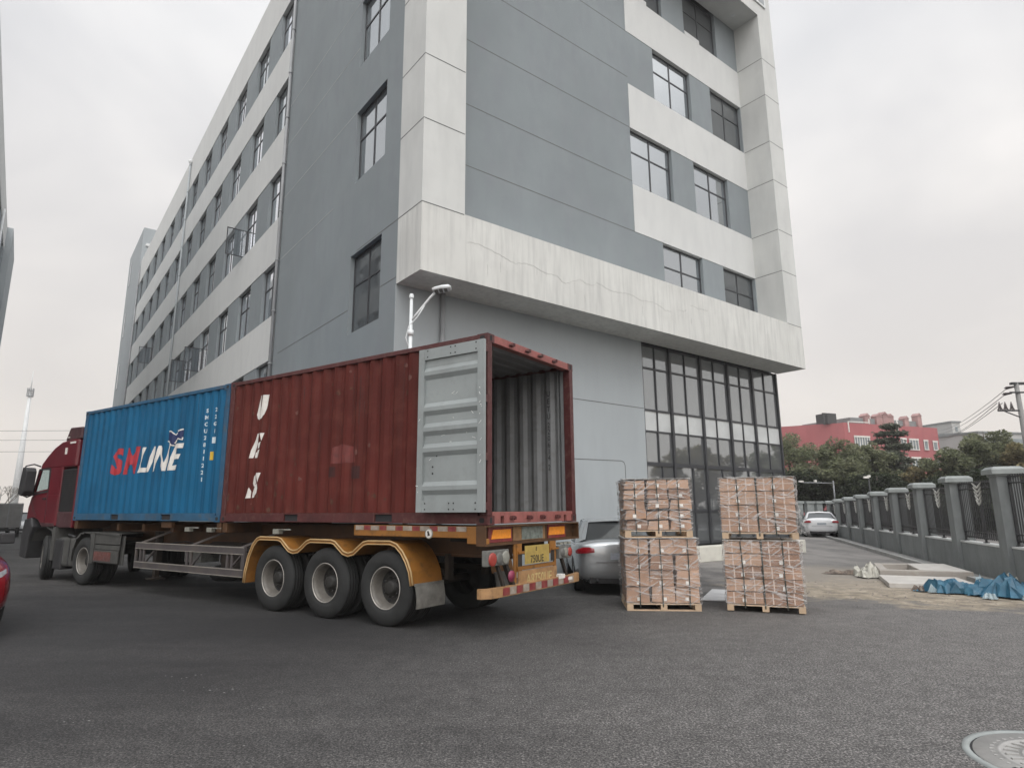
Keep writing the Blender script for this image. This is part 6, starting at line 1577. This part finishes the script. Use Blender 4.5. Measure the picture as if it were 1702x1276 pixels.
for z in (38.6, 40.4): p.lathe([(.3, 0), (.85, 0), (.85, .2), (.3, .2)], (0, 0, z), 'z', 14)
for i in range(9):
    a_ = 6.283*i/9; p.box(.85*math.cos(a_)-.1, .85*math.cos(a_)+.1, .85*math.sin(a_)-.1, .85*math.sin(a_)+.1, 38.4, 41.2)
p.build('antenna_basket', M_['pipe_grey'], mt)
gp_ = thing('camera_gantry', 'thin L-shaped pole with small cameras above the end of the fence', 'camera pole', (22.9, 45, 0))
p = MB(); p.tube([(0, 0, 0), (0, 0, 3.45)], .055, 8); p.tube([(0, 0, 3.28), (-2.3, 0, 3.33)], .035, 8); p.build('pole', M_['pipe_grey'], gp_)
p = MB(); p.box(-2.45, -2.15, -.1, .1, 3.35, 3.47); p.box(-1.35, -1.2, -.08, .08, 3.35, 3.52); pieces(p, 'camera', M_['white_trim'], gp_)
cp_ = thing('camera_pole', 'black post with a white security camera behind the fence', 'camera pole', (15.95, 28.2, 0))
p = MB(); p.tube([(0, 0, 0), (0, 0, 2.9)], .035, 8); p.build('pole', M_['iron'], cp_)
p = MB(); p.box(-.22, .02, -.05, .05, 2.86, 2.95); p.box(-.04, .08, -.06, .06, 2.90, 3.0); pieces(p, 'camera', M_['white_trim'], cp_, bevel=.02)

# ------------------------------------------------------------------ small cargo truck at the far left
ct = thing('cargo_truck', 'grey stake-sided cargo truck seen from behind at the far left edge', 'truck', (-32.15, 41.6, 0), R(128))
M_['cargo_grey'] = paint('grey_cargo_side', (.25, .245, .24), .7, vs=2, var=.15, dirt=(.15, .14, .13), dirt_amt=.6, ds=3)
b = MB(); b.box(0, 4.2, .0, 2.1, .62, .72)
for z in (.74, 1.02, 1.30, 1.58, 1.86): b.box(-.03, 0, 0, 2.1, z, z+.25); b.box(0, 4.2, -.03, 0, z, z+.25); b.box(0, 4.2, 2.1, 2.13, z, z+.25)
b.box(4.2, 4.24, 0, 2.1, .72, 2.15); b.build('cargo_body', M_['cargo_grey'], ct)
b = MB()
for y in (.0, .68, 1.38, 2.05): b.box(-.06, -.03, y, y+.05, .66, 2.16)
b.box(-.06, 0, -.03, 2.13, 2.12, 2.18); pieces(b, 'stake', M_['pipe_grey'], ct)
b = MB(); b.prism([(4.35, .5), (5.9, .5), (5.95, 1.2), (5.7, 1.95), (5.4, 2.05), (4.35, 2.05)], 'y', .1, 2.0); b.build('cab', M_['car_white'], ct, bevel=.05)
b = MB(); b.box(-.02, .06, .05, 2.05, .42, .56); b.box(.0, 5.5, .6, 1.5, .4, .62); b.build('chassis', M_['plastic'], ct)
for x in (.95, 5.0):
    for y in (.12, 1.98):
        b = MB(); b.lathe([(0, -.1), (.3, -.11), (.36, -.06), (.36, .06), (.3, .11), (0, .1)], (x, y, .36), 'y', 20); b.build('wheel', M_['tyre'], ct)

# ------------------------------------------------------------------ haze
hz = MB(); hz.box(-260, 190, -60, 260, -1, 75)
hm = bpy.data.materials.new('haze'); hm.use_nodes = True; HN, HL = hm.node_tree.nodes, hm.node_tree.links
HN.remove(HN['Principled BSDF']); pv = HN.new('ShaderNodeVolumePrincipled'); pv.inputs['Color'].default_value = (.93, .92, .91, 1); pv.inputs['Density'].default_value = .0009; pv.inputs['Anisotropy'].default_value = .2
HL.new(pv.outputs[0], HN['Material Output'].inputs['Volume'])
HAZE = True
if HAZE: hz.build('haze', hm, kind='stuff')
